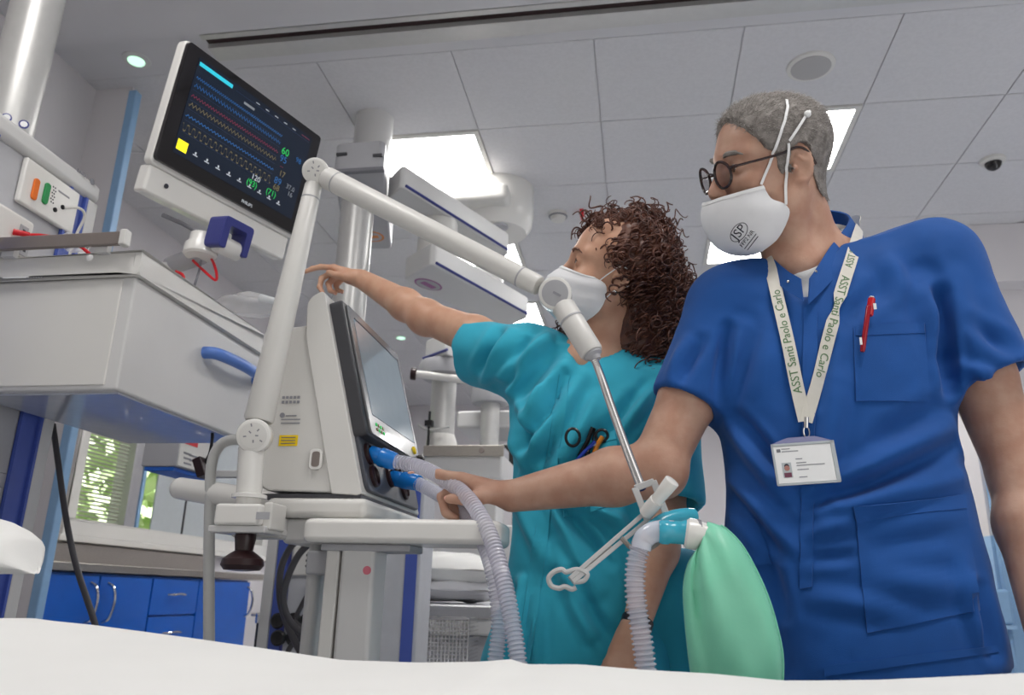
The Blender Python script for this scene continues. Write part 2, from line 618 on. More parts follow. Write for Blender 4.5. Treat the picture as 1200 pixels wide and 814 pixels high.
# hedge outside
hd = MB()
for k in range(6500):
    c = np.array([WX - 1.6 - abs(RNG.normal(0, .5)), RNG.uniform(2.2, 12.0), RNG.uniform(0.2, 4.6)])
    a = nrm(RNG.normal(size=3) + [1.2, -.3, .9])
    u = nrm(np.cross(a, RNG.normal(size=3)))
    w = np.cross(a, u)
    s = RNG.uniform(.07, .15)
    hd.add([c - u * s, c + w * s * .55 + a * .01, c + u * s, c - w * s * .55 + a * .01], [(0, 1, 2, 3)])
hd.box(WX - 3.4, WX - 2.7, 1.5, 13.0, 0.0, 4.4)
M['leaf'] = mat('sunlit_leaves', rgb(176, 206, 130), 0.5, col2=rgb(226, 238, 200), nscale=2.2)
hg = hd.build('hedge', M['leaf'], smooth=0, fix=False)
tag(hg, 'sunlit green hedge outside the window behind the blind', 'hedge')
hg['kind'] = 'stuff'

# ceiling fittings
def downlight(c, label, r=.045):
    t = thing('downlight', label, 'downlight', (c[0], c[1], CEIL - .01), 'green-white ceiling spots')
    MB().lathe((c[0], c[1], CEIL + .002), (0, 0, -1), [(0, r * 1.35), (.006, r * 1.3), (.009, r)], 24).build('ring', M['offwhite'], t)
    MB().lathe((c[0], c[1], CEIL - .008), (0, 0, -1), [(0, r * .8), (.004, r * .75)], 20).build('lens', M['spot'], t)
downlight(PZ(160, 70, CEIL), 'round green-white ceiling spot left of the patient monitor')
downlight(PZ(470, 395, CEIL), 'small green-white ceiling spot above the ventilator screen, far back', .05)

c = PZ(950, 77, CEIL)
t = thing('ceiling_speaker', 'round grey loudspeaker grille in the ceiling above the man', 'speaker', (c[0], c[1], CEIL - .02))
MB().lathe((c[0], c[1], CEIL), (0, 0, -1), [(0, .10), (.008, .098), (.012, .085)], 40).build('rim', M['white'], t)
MB().lathe((c[0], c[1], CEIL - .011), (0, 0, -1), [(0, .083), (.004, .08), (.006, .06), (.007, .002)], 40).build('grille', mat('speaker_grille', rgb(172, 170, 170), .7, bump=.5, bscale=500), t)
c = PZ(654, 250, CEIL)
t = thing('smoke_detector', 'round white smoke detector on the ceiling left of the red tag', 'smoke detector', (c[0], c[1], CEIL - .05))
MB().lathe((c[0], c[1], CEIL), (0, 0, -1), [(0, .055), (.02, .055), (.03, .045), (.045, .04), (.05, .02)], 28).build('housing', M['white'], t)
MB().lathe((c[0], c[1], CEIL - .021), (0, 0, -1), [(0, .0565), (.006, .0535)], 28).build('slot_ring', M['midgrey'], t)
c = PZ(682, 247, CEIL)
tag(MB().box(c[0] - .012, c[0] + .012, c[1] - .03, c[1] + .03, CEIL - .03, CEIL).box(c[0] - .006, c[0] + .006, c[1] - .015, c[1] + .015, CEIL - .055, CEIL - .03).build('ceiling_tag', M['red'], smooth=0, bevel=.003),
    'small red tag on the ceiling beside the smoke detector', 'tag')
c = PZ(1163, 187, CEIL)
t = thing('dome_camera', 'small black dome security camera on the ceiling at right', 'camera', (c[0], c[1], CEIL - .06))
MB().lathe((c[0], c[1], CEIL), (0, 0, -1), [(0, .06), (.014, .058), (.022, .04)], 28).build('mount', M['white'], t)
MB().lathe((c[0], c[1], CEIL - .02), (0, 0, -1), [(0, .04), (.015, .038), (.03, .028), (.04, .012), (.042, .002)], 24).build('dome', M['blackglass'], t)

# cabinets under the window
CX = -2.4
def yat(px, py=690):
    return PX(px, py, CX)[1]
ya, y1c, y2c, yend = 2.96, yat(178), yat(233), yat(293)
def cabinet(y0, y1, label, kind):
    t = thing('base_cabinet', label, 'cabinet', (CX - .28, (y0 + y1) / 2, 0), 'blue cabinets under the window')
    MB().box(CX - .575, CX - .02, y0 + .002, y1 - .002, 0.1, .86).build('body', M['cab_blue'], t, smooth=0)
    MB().box(CX - .55, CX - .06, y0 + .002, y1 - .002, 0.0, .1).build('plinth', M['skirt'], t, smooth=0)
    if kind == 'drawers':
        for z0, z1 in ((.675, .85), (.49, .665), (.30, .48), (.11, .29)):
            d = MB().box(CX - .019, CX, y0 + .006, y1 - .006, z0, z1).build('drawer', M['cab_blue'], t, smooth=0, bevel=.003)
            zc, yc = (z0 + z1) / 2 + .01, (y0 + y1) / 2
            pts = [(CX, yc - .07, zc), (CX + .025, yc - .055, zc), (CX + .03, yc, zc + .004), (CX + .025, yc + .055, zc), (CX, yc + .07, zc)]
            MB().tube(spline(pts, 16), .006, 8).build('handle', M['chrome'], d)
    else:
        n = kind
        w = (y1 - y0) / n
        for k in range(n):
            d = MB().box(CX - .019, CX, y0 + k * w + .005, y0 + (k + 1) * w - .005, .11, .85).build('door', M['cab_blue'], t, smooth=0, bevel=.003)
            yh = y0 + (k + 1) * w - .06 if (k % 2 == 0 and n > 1) else y0 + k * w + .06
            if n == 1:
                yh = y1 - .04
            pts = [(CX, yh, .82), (CX + .03, yh, .80), (CX + .045, yh, .74), (CX + .03, yh, .67), (CX, yh, .65)]
            MB().tube(spline(pts, 18), .007, 8).build('handle', M['chrome'], d)
    return t
yh = PX(114, 700, CX)[1]
cabinet(2 * yh - y1c, y1c, 'bright blue base cabinet with two curved chrome door handles', 2)
cabinet(y1c, y2c, 'bright blue drawer unit with straight chrome handles beside the two-door cabinet', 'drawers')
cabinet(y2c, yend, 'bright blue single-door cabinet at the far end of the worktop', 1)
t = thing('worktop', 'long stainless steel worktop with upstand over the blue cabinets', 'worktop', (CX - .3, 3.9, .86))
MB().box(CX - .6, CX + .015, 2.96, yend + .5, .865, .90).build('top', M['steel'], t, smooth=0, bevel=.004)
MB().box(CX - .6, CX - .575, 2.96, yend + .5, .90, z0w - .12).build('upstand', M['steel'], t, smooth=0, bevel=.004)
# small chrome tap-like fitting at the cabinet end
c = PX(303, 725, -1.9)
t = thing('drain_pipe', 'thin chrome and black fitting right of the blue cabinets', 'pipe', (c[0], c[1], .3))
MB().cyl((c[0], c[1], .3), (c[0], c[1], c[2] - .02), .008, n=10).build('pipe', M['black'], t)
MB().cyl((c[0], c[1], c[2] - .02), (c[0], c[1], c[2] + .03), .016, n=14, rim=.003).cyl((c[0] - .04, c[1], c[2] + .02), (c[0] + .05, c[1], c[2] + .02), .008, n=10).build('fitting', M['chrome'], t)
MB().cyl((c[0], c[1], 0), (c[0], c[1], .3), .02, n=14).build('foot', M['midgrey'], t)

# right-hand wall fittings
c = P(1137, 632, 4.8)
t = thing('wall_dispenser', 'yellow-topped dispenser on the wall right of the man\'s tunic', 'dispenser', (c[0], 4.8, c[2] - .3))
MB().box(c[0] - .05, c[0] + .03, 4.76, 4.849, c[2] - .03, c[2] + .04).build('lid', M['yellow'], t, smooth=0, bevel=.008)
MB().box(c[0] - .045, c[0] + .025, 4.77, 4.849, c[2] - .28, c[2] - .03).build('body', M['offwhite'], t, smooth=0, bevel=.008)
a, b = P(1146, 690, 4.8), P(1180, 725, 4.8)
t = thing('paper_dispenser', 'pale blue wall dispenser low beside the corner guard', 'dispenser', ((a[0] + b[0]) / 2, 4.78, b[2]))
MB().box(a[0], b[0], 4.70, 4.849, b[2] - .03, a[2]).build('body', M['guard'], t, smooth=0, bevel=.02, seg=4)
MB().box(a[0] - .003, b[0] + .003, 4.696, 4.849, b[2] - .05, b[2] - .03).build('tray', M['wall_blue'], t, smooth=0, bevel=.004)
# =================================================================== LEFT CONSOLE, SHELF, MONITOR
t = thing('supply_console', 'grey ceiling-hung supply console with metal column at the far left', 'console', (-1.62, 1.45, .42))
cc = P(27, 75, 1.66)
MB().cyl((cc[0], cc[1], 1.84), (cc[0], cc[1], 2.955), .066, n=40).build('column', M['column'], t)
MB().lathe((cc[0], cc[1], 1.845), (0, 0, 1), [(0, .095), (.012, .095), (.02, .075), (.035, .07)], 36).build('collar', M['white'], t)
MB().box(-1.78, -1.452, 1.05, 1.735, .42, 1.80).build('cabinet', mat('console_grey', rgb(186, 186, 190), .4, noise=.02), t, smooth=0, bevel=.012)
MB().box(-1.80, -1.435, 1.03, 1.752, 1.795, 1.85).build('cap', M['offwhite'], t, smooth=0, bevel=.018)
MB().box(-1.453, -1.438, 1.71, 1.748, .44, 1.795).build('edge_profile', M['offwhite'], t, smooth=0, bevel=.004)
for y in (1.645, 1.335):
    ch = MB().box(-1.452, -1.446, y, y + .06, .44, 1.795).build('channel', M['channel'], t, smooth=0)
    MB().box(-1.4465, -1.438, y - .004, y + .004, .44, 1.795).box(-1.4465, -1.438, y + .056, y + .064, .44, 1.795).build('channel_lip', M['channel'], ch, smooth=0)
for k, z in enumerate((1.05, .72)):
    MB().box(-1.4525, -1.447, 1.40, 1.64, z, z + .3).build('panel', M['grey'], t, smooth=0, bevel=.003)
# round blue sticker on the column foot
pb = PX(28, 145, -1.50)
for px in (8, 28):
    q = P(px, 146 if px > 10 else 138, 1.585)
    s = MB().lathe(q, (.6, -.8, 0), [(0, .012), (.003, .012)], 20).build('sticker', M['navy'], t)
    MB().lathe(q + np.array([.6, -.8, 0]) * .0031, (.6, -.8, 0), [(0, .0085), (.0006, .0085)], 18).build('sticker_face', M['paper'], s)
q = PX(108, 214, -1.4345)
text('LINEA', .014, q + np.array([0, -.06, .004]), (0, 1, 0), (0, 0, 1), M['ink_soft'], t)
MB().lathe(q + np.array([0, .0, .003]), (1, 0, 0), [(0, .009), (.0006, .009)], 16).build('emblem', M['ink_soft'], t)

# call module with orange and green keys
X0 = -1.446
def cy(px, py):
    return PX(px, py, X0)
a, b = cy(30, 193), cy(88, 230)
zt, zb2 = (a[2] + b[2]) / 2 + .012, cy(20, 237)[2]
m = thing('call_module', 'white wall module with an orange and a green key on the grey console', 'module', (X0, (a[1] + b[1]) / 2, zb2))
MB().box(X0 - .003, X0 + .012, a[1] - .01, b[1] + .005, zb2, zt).build('plate', M['white_gloss'], m, smooth=0, bevel=.005)
for nm, px, py, mm in (('orange_key', 35, 222, 'orange'), ('green_key', 48, 227, 'green')):
    q = cy(px, py)
    MB().prism(rpoly([(-.009, -.028), (.009, -.028), (.009, .028), (-.009, .028)], .0088, 5), (X0 + .012, q[1], q[2]), (0, 1, 0), (0, 0, 1), (.006, 0, 0)).build(nm, M[mm], m, bevel=.002)
g = MB()
for i in range(6):
    for j in range(2):
        q = cy(56.5, 229)
        g.lathe((X0 + .012, q[1] + j * .007 + (i % 2) * .003 - .003, q[2] + .022 - i * .008), (1, 0, 0), [(0, .0022), (.0006, .0022)], 8)
g.build('speaker_holes', M['ink'], m)
for px, py in ((59, 246), (68, 243)):
    q = cy(px, py)
    MB().lathe((X0 + .012, q[1], q[2]), (1, 0, 0), [(0, .006), (.003, .006), (.004, .004)], 12).build('socket', M['black'], m)
q = cy(70, 228)
MB().box(X0 + .012, X0 + .0128, q[1] - .02, q[1] + .02, q[2] - .002, q[2] + .002).build('print', M['ink_soft'], m, smooth=0)
# white lead from its socket
p0 = cy(70, 244)
tag(MB().tube(spline([p0 + [.012, 0, 0], p0 + [.045, .012, .004], p0 + [.05, .03, -.01], p0 + [.035, .033, -.06], p0 + [.03, .028, -.13]], 24), .0035, 8).build('white_lead', M['white'], None),
    'thin white lead plugged into the call module', 'lead')
# white data outlet
a, b = cy(0, 248), cy(36, 300)
m = thing('data_outlet', 'white surface outlet box with square sockets below the call module', 'outlet', (X0, a[1], b[2]))
MB().box(X0 - .003, X0 + .04, a[1] - .05, cy(26, 262)[1], b[2] - .03, cy(5, 250)[2]).build('box', M['white_gloss'], m, smooth=0, bevel=.012, seg=4)
for k in range(2):
    q = cy(9, 272 + 22 * k)
    MB().box(X0 + .0395, X0 + .043, q[1] - .012, q[1] + .014, q[2] - .014, q[2] + .014).build('jack', M['grey'], m, smooth=0, bevel=.002)
    MB().box(X0 + .043, X0 + .0435, q[1] - .004, q[1] + .004, q[2] - .004, q[2] + .004).build('jack_hole', M['ink'], m, smooth=0)
# red cable
q0, q1 = PX(22, 272, -1.39), PX(100, 293, -1.30)
t = thing('red_cable', 'red network cable plugged into the white outlet box', 'cable', q0)
MB().cyl(q0 + [-.012, -.004, 0], q0 + [.012, .02, .002], .0075, .006, 12, rim=.002).build('plug', M['red'], t)
MB().tube(spline([q0 + [.01, .02, .002], PX(50, 276, -1.37), PX(78, 281, -1.34), q1, q1 + [.03, .04, -.04]], 30), .0042, 10).build('lead', M['red'], t)

# ---- shelf unit
SX0, SX1, SY0, SY1, SZ0, SZ1 = -1.434, -1.075, 1.462, 2.06, 1.20, 1.455
t = thing('shelf_unit', 'large white equipment shelf with drawer body and blue side handle, seen from below', 'shelf', ((SX0 + SX1) / 2, (SY0 + SY1) / 2, SZ0))
MB().box(SX0, SX1, SY0, SY1, SZ0, SZ1).build('drawer_body', M['offwhite'], t, smooth=0, bevel=.006)
pl = MB()
pl.box(SX0, SX1 + .012, SY0 - .012, SY1 + .012, SZ1, SZ1 + .012)
pl.box(SX0, SX1 + .012, SY0 - .012, SY0 + .008, SZ1, SZ1 + .055).box(SX1 - .008, SX1 + .012, SY0 - .012, SY1 + .012, SZ1, SZ1 + .055).box(SX0, SX1 + .012, SY1 - .008, SY1 + .012, SZ1, SZ1 + .055)
pl.build('tray_rim', M['white'], t, smooth=0, bevel=.006)
MB().box(SX0 + .01, SX1 - .03, SY0 - .003, SY0 + .01, SZ0 + .01, SZ1 - .006).build('front_panel', M['white'], t, smooth=0, bevel=.003)
MB().box(SX0, SX1 - .01, SY0 + .02, SY1 - .02, SZ0 - .004, SZ0).build('bottom_plate', mat('lacquered_bottom', rgb(180, 184, 196), .18, noise=.02, coat=.4), t, smooth=0)
ha, hb = PX(238, 420, SX1), PX(300, 440, SX1)
zc = (ha[2] + hb[2]) / 2
yA, yB = ha[1], min(hb[1] + .02, SY1 - .02)
path = spline([(SX1 - .005, yA, zc), (SX1 + .03, yA + .02, zc), (SX1 + .045, yA + (yB - yA) * .5, zc), (SX1 + .03, yB - .02, zc), (SX1 - .005, yB, zc)], 28)
MB().tube(path, .0155, 14).build('handle', M['handle_blue'], t)
rl = MB().box(SX0, -1.105, 1.425, 1.437, 1.517, 1.548)
rl.build('rail', M['rail'], t, smooth=0, bevel=.003)
MB().box(-1.105, -1.088, 1.42, 1.442, 1.514, 1.551).build('rail_end', M['white'], t, smooth=0, bevel=.004)
qb = P(105, 302, 1.424)
MB().lathe((qb[0], 1.4255, qb[2]), (0, -1, 0), [(0, .008), (.002, .008), (.003, .006)], 16).build('bolt', M['offwhite'], t)
for x in (-1.17, -1.40):
    MB().box(x, x + .03, 1.437, 1.452, 1.505, 1.535).build('rail_bracket', M['offwhite'], t, smooth=0)
q = P(0, 327, 1.449)
MB().box(SX0 + .04, P(33, 326, 1.449)[0], 1.4485, 1.4498, q[2] - .006, q[2] + .004).build('label_strip', M['paper'], t, smooth=0)
lm = MB()
for k in range(7):
    x = SX0 + .10 + k * .0065
    lm.box(x, x + .004, 1.4480, 1.4484, q[2] - .0025, q[2] + .0015)
lm.build('label_print', M['ink_soft'], t, smooth=0)

# clear bags on the shelf
M['film'] = mat('clear_film', (1, 1, 1, 1), .12, alpha=.32, spec=.8, bump=.6, bscale=60)
M['film2'] = mat('clear_white_plastic', rgb(235, 238, 240), .2, alpha=.5, spec=.7, bump=.2, bscale=80)
def clear_bag(c, sx, sy, sz, label, seed):
    rg = np.random.default_rng(seed)
    g = []
    ph = rg.uniform(0, 6, 4)
    for i in range(13):
        v = i / 12
        row = []
        for j in range(25):
            a = 2 * math.pi * j / 24
            w = (math.sin(math.pi * (v * .82 + .09))) ** .6
            r = 1 + .12 * math.sin(3 * a + ph[0] + 4 * v) + .09 * math.sin(5 * a + ph[1] - 6 * v)
            row.append(np.asarray(c) + [sx * (v - .5) * 2, sy * math.cos(a) * w * r, sz * (1 + math.sin(a) * w * r)])
        g.append(row)
    o = MB().grid(g).build('clear_bag', M['film'], None, smooth=180)
    return tag(o, label, 'bag')
q = P(285, 352, 1.95)
o = clear_bag((q[0] + .02, q[1], q[2] - .045), .085, .06, .03, 'clear plastic mask bag lying on the shelf beside the arm', 3)
c1, c2 = P(305, 349, 1.9), P(322, 352, 1.9)
tag(MB().cyl(c1, c2, .012, .008, 14, rim=.002).cyl(c2, c2 + (c2 - c1) * .8, .007, n=12).build('tube_connector', M['film2']), 'clear tube connector at the neck of the mask bag', 'connector')
q = PX(88, 283, -1.36)
clear_bag((q[0], q[1], q[2] - .025), .03, .035, .02, 'crumpled clear wrapper behind the shelf rail', 5)

# ---- patient monitor
F = Frame((-1.045, 1.775, 1.965), math.radians(72.5), math.radians(11), math.radians(-1.3))
W2, H2 = .252, .160
t = thing('patient_monitor', 'large patient monitor with dark screen of coloured waveforms at upper left', 'monitor', F.p(0, .04, -.25))
mb = MB()
mb.prism(rpoly([(-W2 - .004, -H2 - .012), (W2 + .004, -H2 - .012), (W2 + .004, H2 + .006), (-W2 - .004, H2 + .006)], .018, 5), F.p(0, .004, 0), F.x, F.z, F.y * .030)
mb.build('housing', M['white_gloss'], t, bevel=.006)
bk = MB()
F.box(bk, -W2 + .03, W2 - .02, .030, .055, -H2 - .03, H2 - .05)
bk.build('rear_cover', M['white'], t, smooth=0, bevel=.02, seg=4)
b2 = MB()
F.box(b2, -W2 + .004, W2 - .01, .010, .052, -H2 - .082, -H2 - .010)
b2.build('lower_housing', M['white_gloss'], t, smooth=0, bevel=.008)
q = F.p(-W2 + .06, .009, -H2 - .045)
MB().lathe(q, -F.y, [(0, .006), (.002, .006)], 14).build('port', M['ink'], t)
mb = MB()
mb.prism(rpoly([(-W2, -H2), (W2, -H2), (W2, H2), (-W2, H2)], .012, 5), F.p(0, -.008, 0), F.x, F.z, F.y * .016)
mb.build('bezel', M['blackglass'], t, bevel=.002)
M['screen'] = mat('monitor_screen', rgb(12, 20, 34), .15, emit=rgb(22, 34, 52), estr=.45, noise=.02)
sw, sh = .214, .133
sc = MB()
sc.prism([(-sw, -sh + .006), (sw, -sh + .006), (sw, sh), (-sw, sh)], F.p(0, -.0094, .004), F.x, F.z, F.y * .0014)
scr = sc.build('screen', M['screen'], t, smooth=0)
def emi(nm, c, s=1.0):
    return mat(nm, c, .5, emit=c, estr=s, noise=.001)
E_ = {'cyan': emi('cyan_light', rgb(40, 180, 200), .7), 'green': emi('green_light', rgb(30, 180, 80), .55), 'blue': emi('blue_light', rgb(30, 92, 150), .35),
      'grey': emi('grey_light', rgb(120, 125, 130), .4), 'olive': emi('olive_light', rgb(120, 108, 70), .22), 'red': emi('red_light', rgb(120, 34, 60), .25),
      'white': emi('white_light', rgb(180, 185, 190), .45), 'yellow': emi('yellow_light', rgb(235, 220, 30), .9), 'navy': emi('navy_light', rgb(20, 40, 70), .3)}
def sp(u, v, w=0):            # u 0..1 left-right, v 0..1 bottom-top on the screen
    return F.p(-sw + 2 * sw * u, -.0096 - w, .004 - sh + .006 + (2 * sh - .006) * v)
def srect(u0, u1, v0, v1, c, nm='field', w=0):
    g = MB()
    g.hexa([sp(u0, v0, w), sp(u1, v0, w), sp(u1, v1, w), sp(u0, v1, w)], [sp(u0, v0, w + .0003), sp(u1, v0, w + .0003), sp(u1, v1, w + .0003), sp(u0, v1, w + .0003)])
    return g.build(nm, E_[c], scr, smooth=0)
srect(.01, .27, .925, .965, 'cyan')
srect(.30, .98, .93, .935, 'navy')
srect(.38, .47, .86, .885, 'grey')
for i, (v0, c, amp, frq, kind) in enumerate(((.80, 'blue', .012, 60, 0), (.72, 'blue', .014, 42, 1), (.61, 'red', .012, 46, 0), (.52, 'olive', .022, 36, 2), (.40, 'blue', .010, 40, 0), (.28, 'olive', .035, 30, 3))):
    pts, top, bot = [], [], []
    n = 200
    us = np.linspace(.015, .74, n)
    ph = us * frq * 2 * math.pi
    y = {0: np.sin(ph) * amp, 1: (np.sin(ph) + .5 * np.sin(2 * ph)) * amp, 2: np.sin(ph) ** 3 * amp, 3: np.tanh(4 * np.sin(ph * .8)) * amp}[kind]
    g = MB()
    g.grid([[sp(u, v0 + a - .006, .0002), sp(u, v0 + a + .006, .0002)] for u, a in zip(us, y)])
    g.build('waveform', E_[c], scr, smooth=0, fix=False)
    srect(.015, .74, v0 - .052, v0 - .048, 'navy')
for s, u, v, c, z in (('60', .80, .66, 'green', .030), ('95', .80, .57, 'blue', .028), ('--', .80, .49, 'red', .020), ('17', .82, .41, 'olive', .024), ('89', .80, .31, 'blue', .028),
                      ('68', .80, .235, 'olive', .024), ('(71)', .77, .15, 'green', .024), ('120', .62, .205, 'white', .022), ('(93)', .60, .13, 'green', .024), ('98', .93, .66, 'blue', .022), ('37.0', .92, .32, 'grey', .020), ('16', .93, .25, 'grey', .02)):
    text(s, z, sp(u, v, .0004), F.x, F.z, E_[c], scr, align='CENTER', ext=.0002)
srect(.012, .085, .045, .15, 'yellow')
for k in range(9):
    u = .13 + k * .088
    srect(u, u + .035, .075, .085, 'white', 'key_icon')
    srect(u + .012, u + .023, .09, .115, 'white', 'key_icon')
for k in range(5):
    srect(.47 + k * .085, .50 + k * .085, .955, .962, 'white', 'menu_word')
srect(.90, .98, .958, .965, 'red', 'menu_word')
text('PHILIPS', .0125, F.p(.045, -.0088, -H2 + .0125), F.x, F.z, E_['white'], t, align='CENTER', ext=.0003)
# mount
t2 = thing('monitor_mount', 'white swivel arm with navy clamp holding the patient monitor', 'mount', F.p(0, .05, -.55))
def nv(px, py, dY=0):
    return P(px, py, 1.70 + dY)
fr = Frame(nv(268, 277), math.radians(70), math.radians(10))
mb = MB()
prof = rpoly([(-.045, -.052), (-.022, -.052), (-.022, .008), (.030, .008), (.030, -.052), (.048, -.052), (.050, .03), (-.045, .03)], [.008, .006, .006, .006, .006, .006, .012, .014], 4)
mb.prism(prof, fr.p(0, -.03, .01), fr.x, fr.z, fr.y * .06)
mb.build('clamp', M['navy'], t2, bevel=.003)
MB().cyl(fr.p(-.03, 0, -.028), fr.p(.04, 0, -.028), .024, n=24, rim=.004).build('roller', M['white_gloss'], t2)
c = nv(236, 288)
MB().lathe(c + np.array([0, 0, .03]), (0, 0, -1), [(0, .030), (.02, .032), (.03, .040), (.055, .042), (.06, .036)], 28).build('swivel', M['white_gloss'], t2)
ab = nv(198, 312, .05)
MB().cyl(c + np.array([-.005, .02, -.015]), ab, .024, n=20, rim=.004).build('arm', M['grey'], t2)
MB().cyl(ab, (ab[0] - .01, ab[1], 1.468), .03, n=20).build('post', M['offwhite'], t2)
MB().tube([nv(191, 252), nv(214, 262), nv(236, 274)], .006, 8).build('bar', M['midgrey'], t2)
MB().cyl(fr.p(0, .02, .035), F.p(0, .035, -H2 - .075), .02, n=18).build('neck', M['white'], t2)
tag(MB().tube(spline([nv(226, 305), nv(240, 318), nv(252, 328), nv(254, 322), nv(251, 310), nv(246, 300, .03)], 30), .0035, 8).build('red_wire', M['red']), 'thin red wire looped under the monitor swivel', 'wire')
tag(MB().tube(spline([nv(236, 305), nv(233, 318), nv(228, 334), nv(222, 350, .05)], 20), .003, 8).build('grey_wire', M['midgrey']), 'thin grey wire hanging under the monitor swivel', 'wire')
tag(MB().tube(spline([nv(206, 318), nv(214, 322), nv(216, 332)], 12), .004, 8).build('red_plug', M['red']), 'short red plug lead at the foot of the monitor arm', 'lead')
tag(MB().tube(spline([P(62, 497, 1.8), P(70, 555, 1.8), P(78, 610, 1.8), P(90, 665, 1.8), P(113, 737, 1.8), P(125, 800, 1.8), P(130, 900, 1.8)], 50), .0075, 10).build('hanging_cable', M['cable']),
    'dark grey cable hanging from under the shelf past the window', 'cable')
# =================================================================== VENTILATOR
VY = 1.365
A = P(380, 339, VY)
B = P(424, 578, VY)
C0 = P(303, 574, VY)
fd = nrm(B - A)                        # direction down the front edge (in XZ)
fd[1] = 0
fd = nrm(fd)
fn = np.array([-fd[2], 0, fd[0]])      # front normal, towards +X and up
if fn[0] < 0:
    fn = -fn
VL = 0.385                             # depth along Y
t = thing('ventilator', 'white intensive-care ventilator with tilted dark touch screen and blue hose ports', 'ventilator', (C0[0] + .1, VY + VL / 2, C0[2]))
# front shell (tall rounded slab) and rear housing as XZ outlines extruded along Y
sh_w = 0.075
a2 = A - fn * sh_w
outl = [(A[0], A[2]), (B[0], B[2]), (P(418, 580, VY)[0], P(418, 580, VY)[2]), (P(388, 578, VY)[0], P(388, 578, VY)[2]), (P(358, 395, VY)[0], P(358, 395, VY)[2]), (P(360, 350, VY)[0], P(360, 350, VY)[2])]
mb = MB().prism(rpoly(outl, [.012, .02, .002, .002, .01, .035], 6), (0, VY, 0), (1, 0, 0), (0, 0, 1), (0, VL, 0))
mb.build('front_shell', M['white'], t, bevel=.006)
outl = [P(372, 378, VY), P(420, 578, VY), P(303, 574, VY), P(306, 386, VY)]
mb = MB().prism(rpoly([(q[0], q[2]) for q in outl], [.01, .01, .02, .02], 5), (0, VY + .006, 0), (1, 0, 0), (0, 0, 1), (0, VL - .012, 0))
mb.build('housing', M['white'], t, bevel=.008)
MB().box(P(303, 574, VY)[0], P(425, 578, VY)[0] - .004, VY + .002, VY + VL - .004, B[2] - .008, B[2] - .001).build('seam', M['dgrey'], t, smooth=0)
# recessed grip on the side
q = P(370, 538, VY)
gr = MB().prism(rpoly([(-.012, -.019), (.012, -.019), (.012, .019), (-.012, .019)], .009, 5), q + [0, -.0030, 0], (1, 0, 0), (0, 0, 1), (0, .006, 0)).build('grip_rim', M['white_gloss'], t, bevel=.002)
MB().prism(rpoly([(-.0075, -.014), (.0075, -.014), (.0075, .014), (-.0075, .014)], .006, 5), q + [0.001, -.0036, 0], (1, 0, 0), (0, 0, 1), (0, .002, 0)).build('grip_recess', M['rail'], gr, smooth=0)
# side labels
y = VY + .0055
q = P(338, 516, y)
lb = MB().box(q[0] - .018, q[0] + .018, y - .001, y + .002, q[2] - .010, q[2] + .010).build('yellow_label', M['yellow'], t, smooth=0)
for k in range(3):
    MB().box(q[0] - .014, q[0] + .014, y - .0015, y - .0009, q[2] - .0065 + k * .0055, q[2] - .0045 + k * .0055).build('print', M['rail'], lb, smooth=0)
q = P(340, 490, y)
for k, (w, dz) in enumerate(((.012, .004), (.02, -.003), (.02, -.010))):
    MB().box(q[0] - w + .003, q[0] + w, y - .0007, y + .001, q[2] + dz, q[2] + dz + .002).build('print', M['ink_soft'], t, smooth=0)
MB().lathe((q[0] - .016, y + .001, q[2] + .006), (0, -1, 0), [(0, .005), (.0018, .005)], 14).build('print_emblem', M['ink_soft'], t)
q = P(341, 470, y)
for k in range(2):
    for j in range(5):
        MB().box(q[0] - .018 + j * .0075, q[0] - .013 + j * .0075, y - .0007, y + .001, q[2] - .004 + k * .009, q[2] + .001 + k * .009).build('print', M['ink_soft'], t, smooth=0)
# screen on the sloping front
FY = np.array([0, 1.0, 0])
def fp(s, yy, n=0.0):                 # s metres down the front edge from A, yy along depth, n out of the front
    return A + fd * s + FY * yy + fn * n
LF = np.linalg.norm((B - A)[[0, 2]])
s0, s1 = .022, LF * .735
mb = MB().prism(rpoly([(s0, .014), (s1, .014), (s1, VL - .012), (s0, VL - .012)], .012, 5), fp(0, 0, -.004), fd, FY, fn * .030)
scn = mb.build('display_housing', M['dgrey'], t, bevel=.004)
mb = MB().prism(rpoly([(s0 + .006, .03), (s1 - .003, .03), (s1 - .003, VL - .014), (s0 + .006, VL - .014)], .012, 5), fp(0, 0, .0262), fd, FY, fn * .004)
mb.build('display_glass', mat('grey_glass_bezel', rgb(126, 126, 128), .2, coat=.3, noise=.02), scn, bevel=.001)
M['vscreen'] = mat('ventilator_screen', rgb(150, 162, 170), .08, coat=.6, emit=rgb(120, 150, 170), estr=.12, noise=.02)
mb = MB().prism(rpoly([(s0 + .03, .055), (s1 - .045, .055), (s1 - .045, VL - .035), (s0 + .03, VL - .035)], .004, 3), fp(0, 0, .0303), fd, FY, fn * .0008)
mb.build('screen', M['vscreen'], scn, smooth=0)
mb = MB().prism([(s0 + .027, .06), (s0 + .03, .06), (s0 + .03, VL - .032), (s0 + .027, VL - .032)], fp(0, 0, .0303), fd, FY, fn * .0012).prism([(s0 + .03, VL - .035), (s1 - .045, VL - .035), (s1 - .045, VL - .032), (s0 + .03, VL - .032)], fp(0, 0, .0303), fd, FY, fn * .0012)
mb.build('screen_edge', M['ink'], scn, smooth=0)
for k in range(4):
    for j in range(2):
        MB().lathe(fp(s1 - .028 + j * .010, .07 + k * .014, .0302), fn, [(0, .0038), (.0014, .0034)], 10).build('touch_key', E_['olive'] if (k + j) % 2 else E_['green'], scn)
MB().lathe(fp(s1 - .024, VL - .055, .0302), fn, [(0, .009), (.004, .008), (.005, .005)], 18).build('alarm_key', M['yellow'], scn)
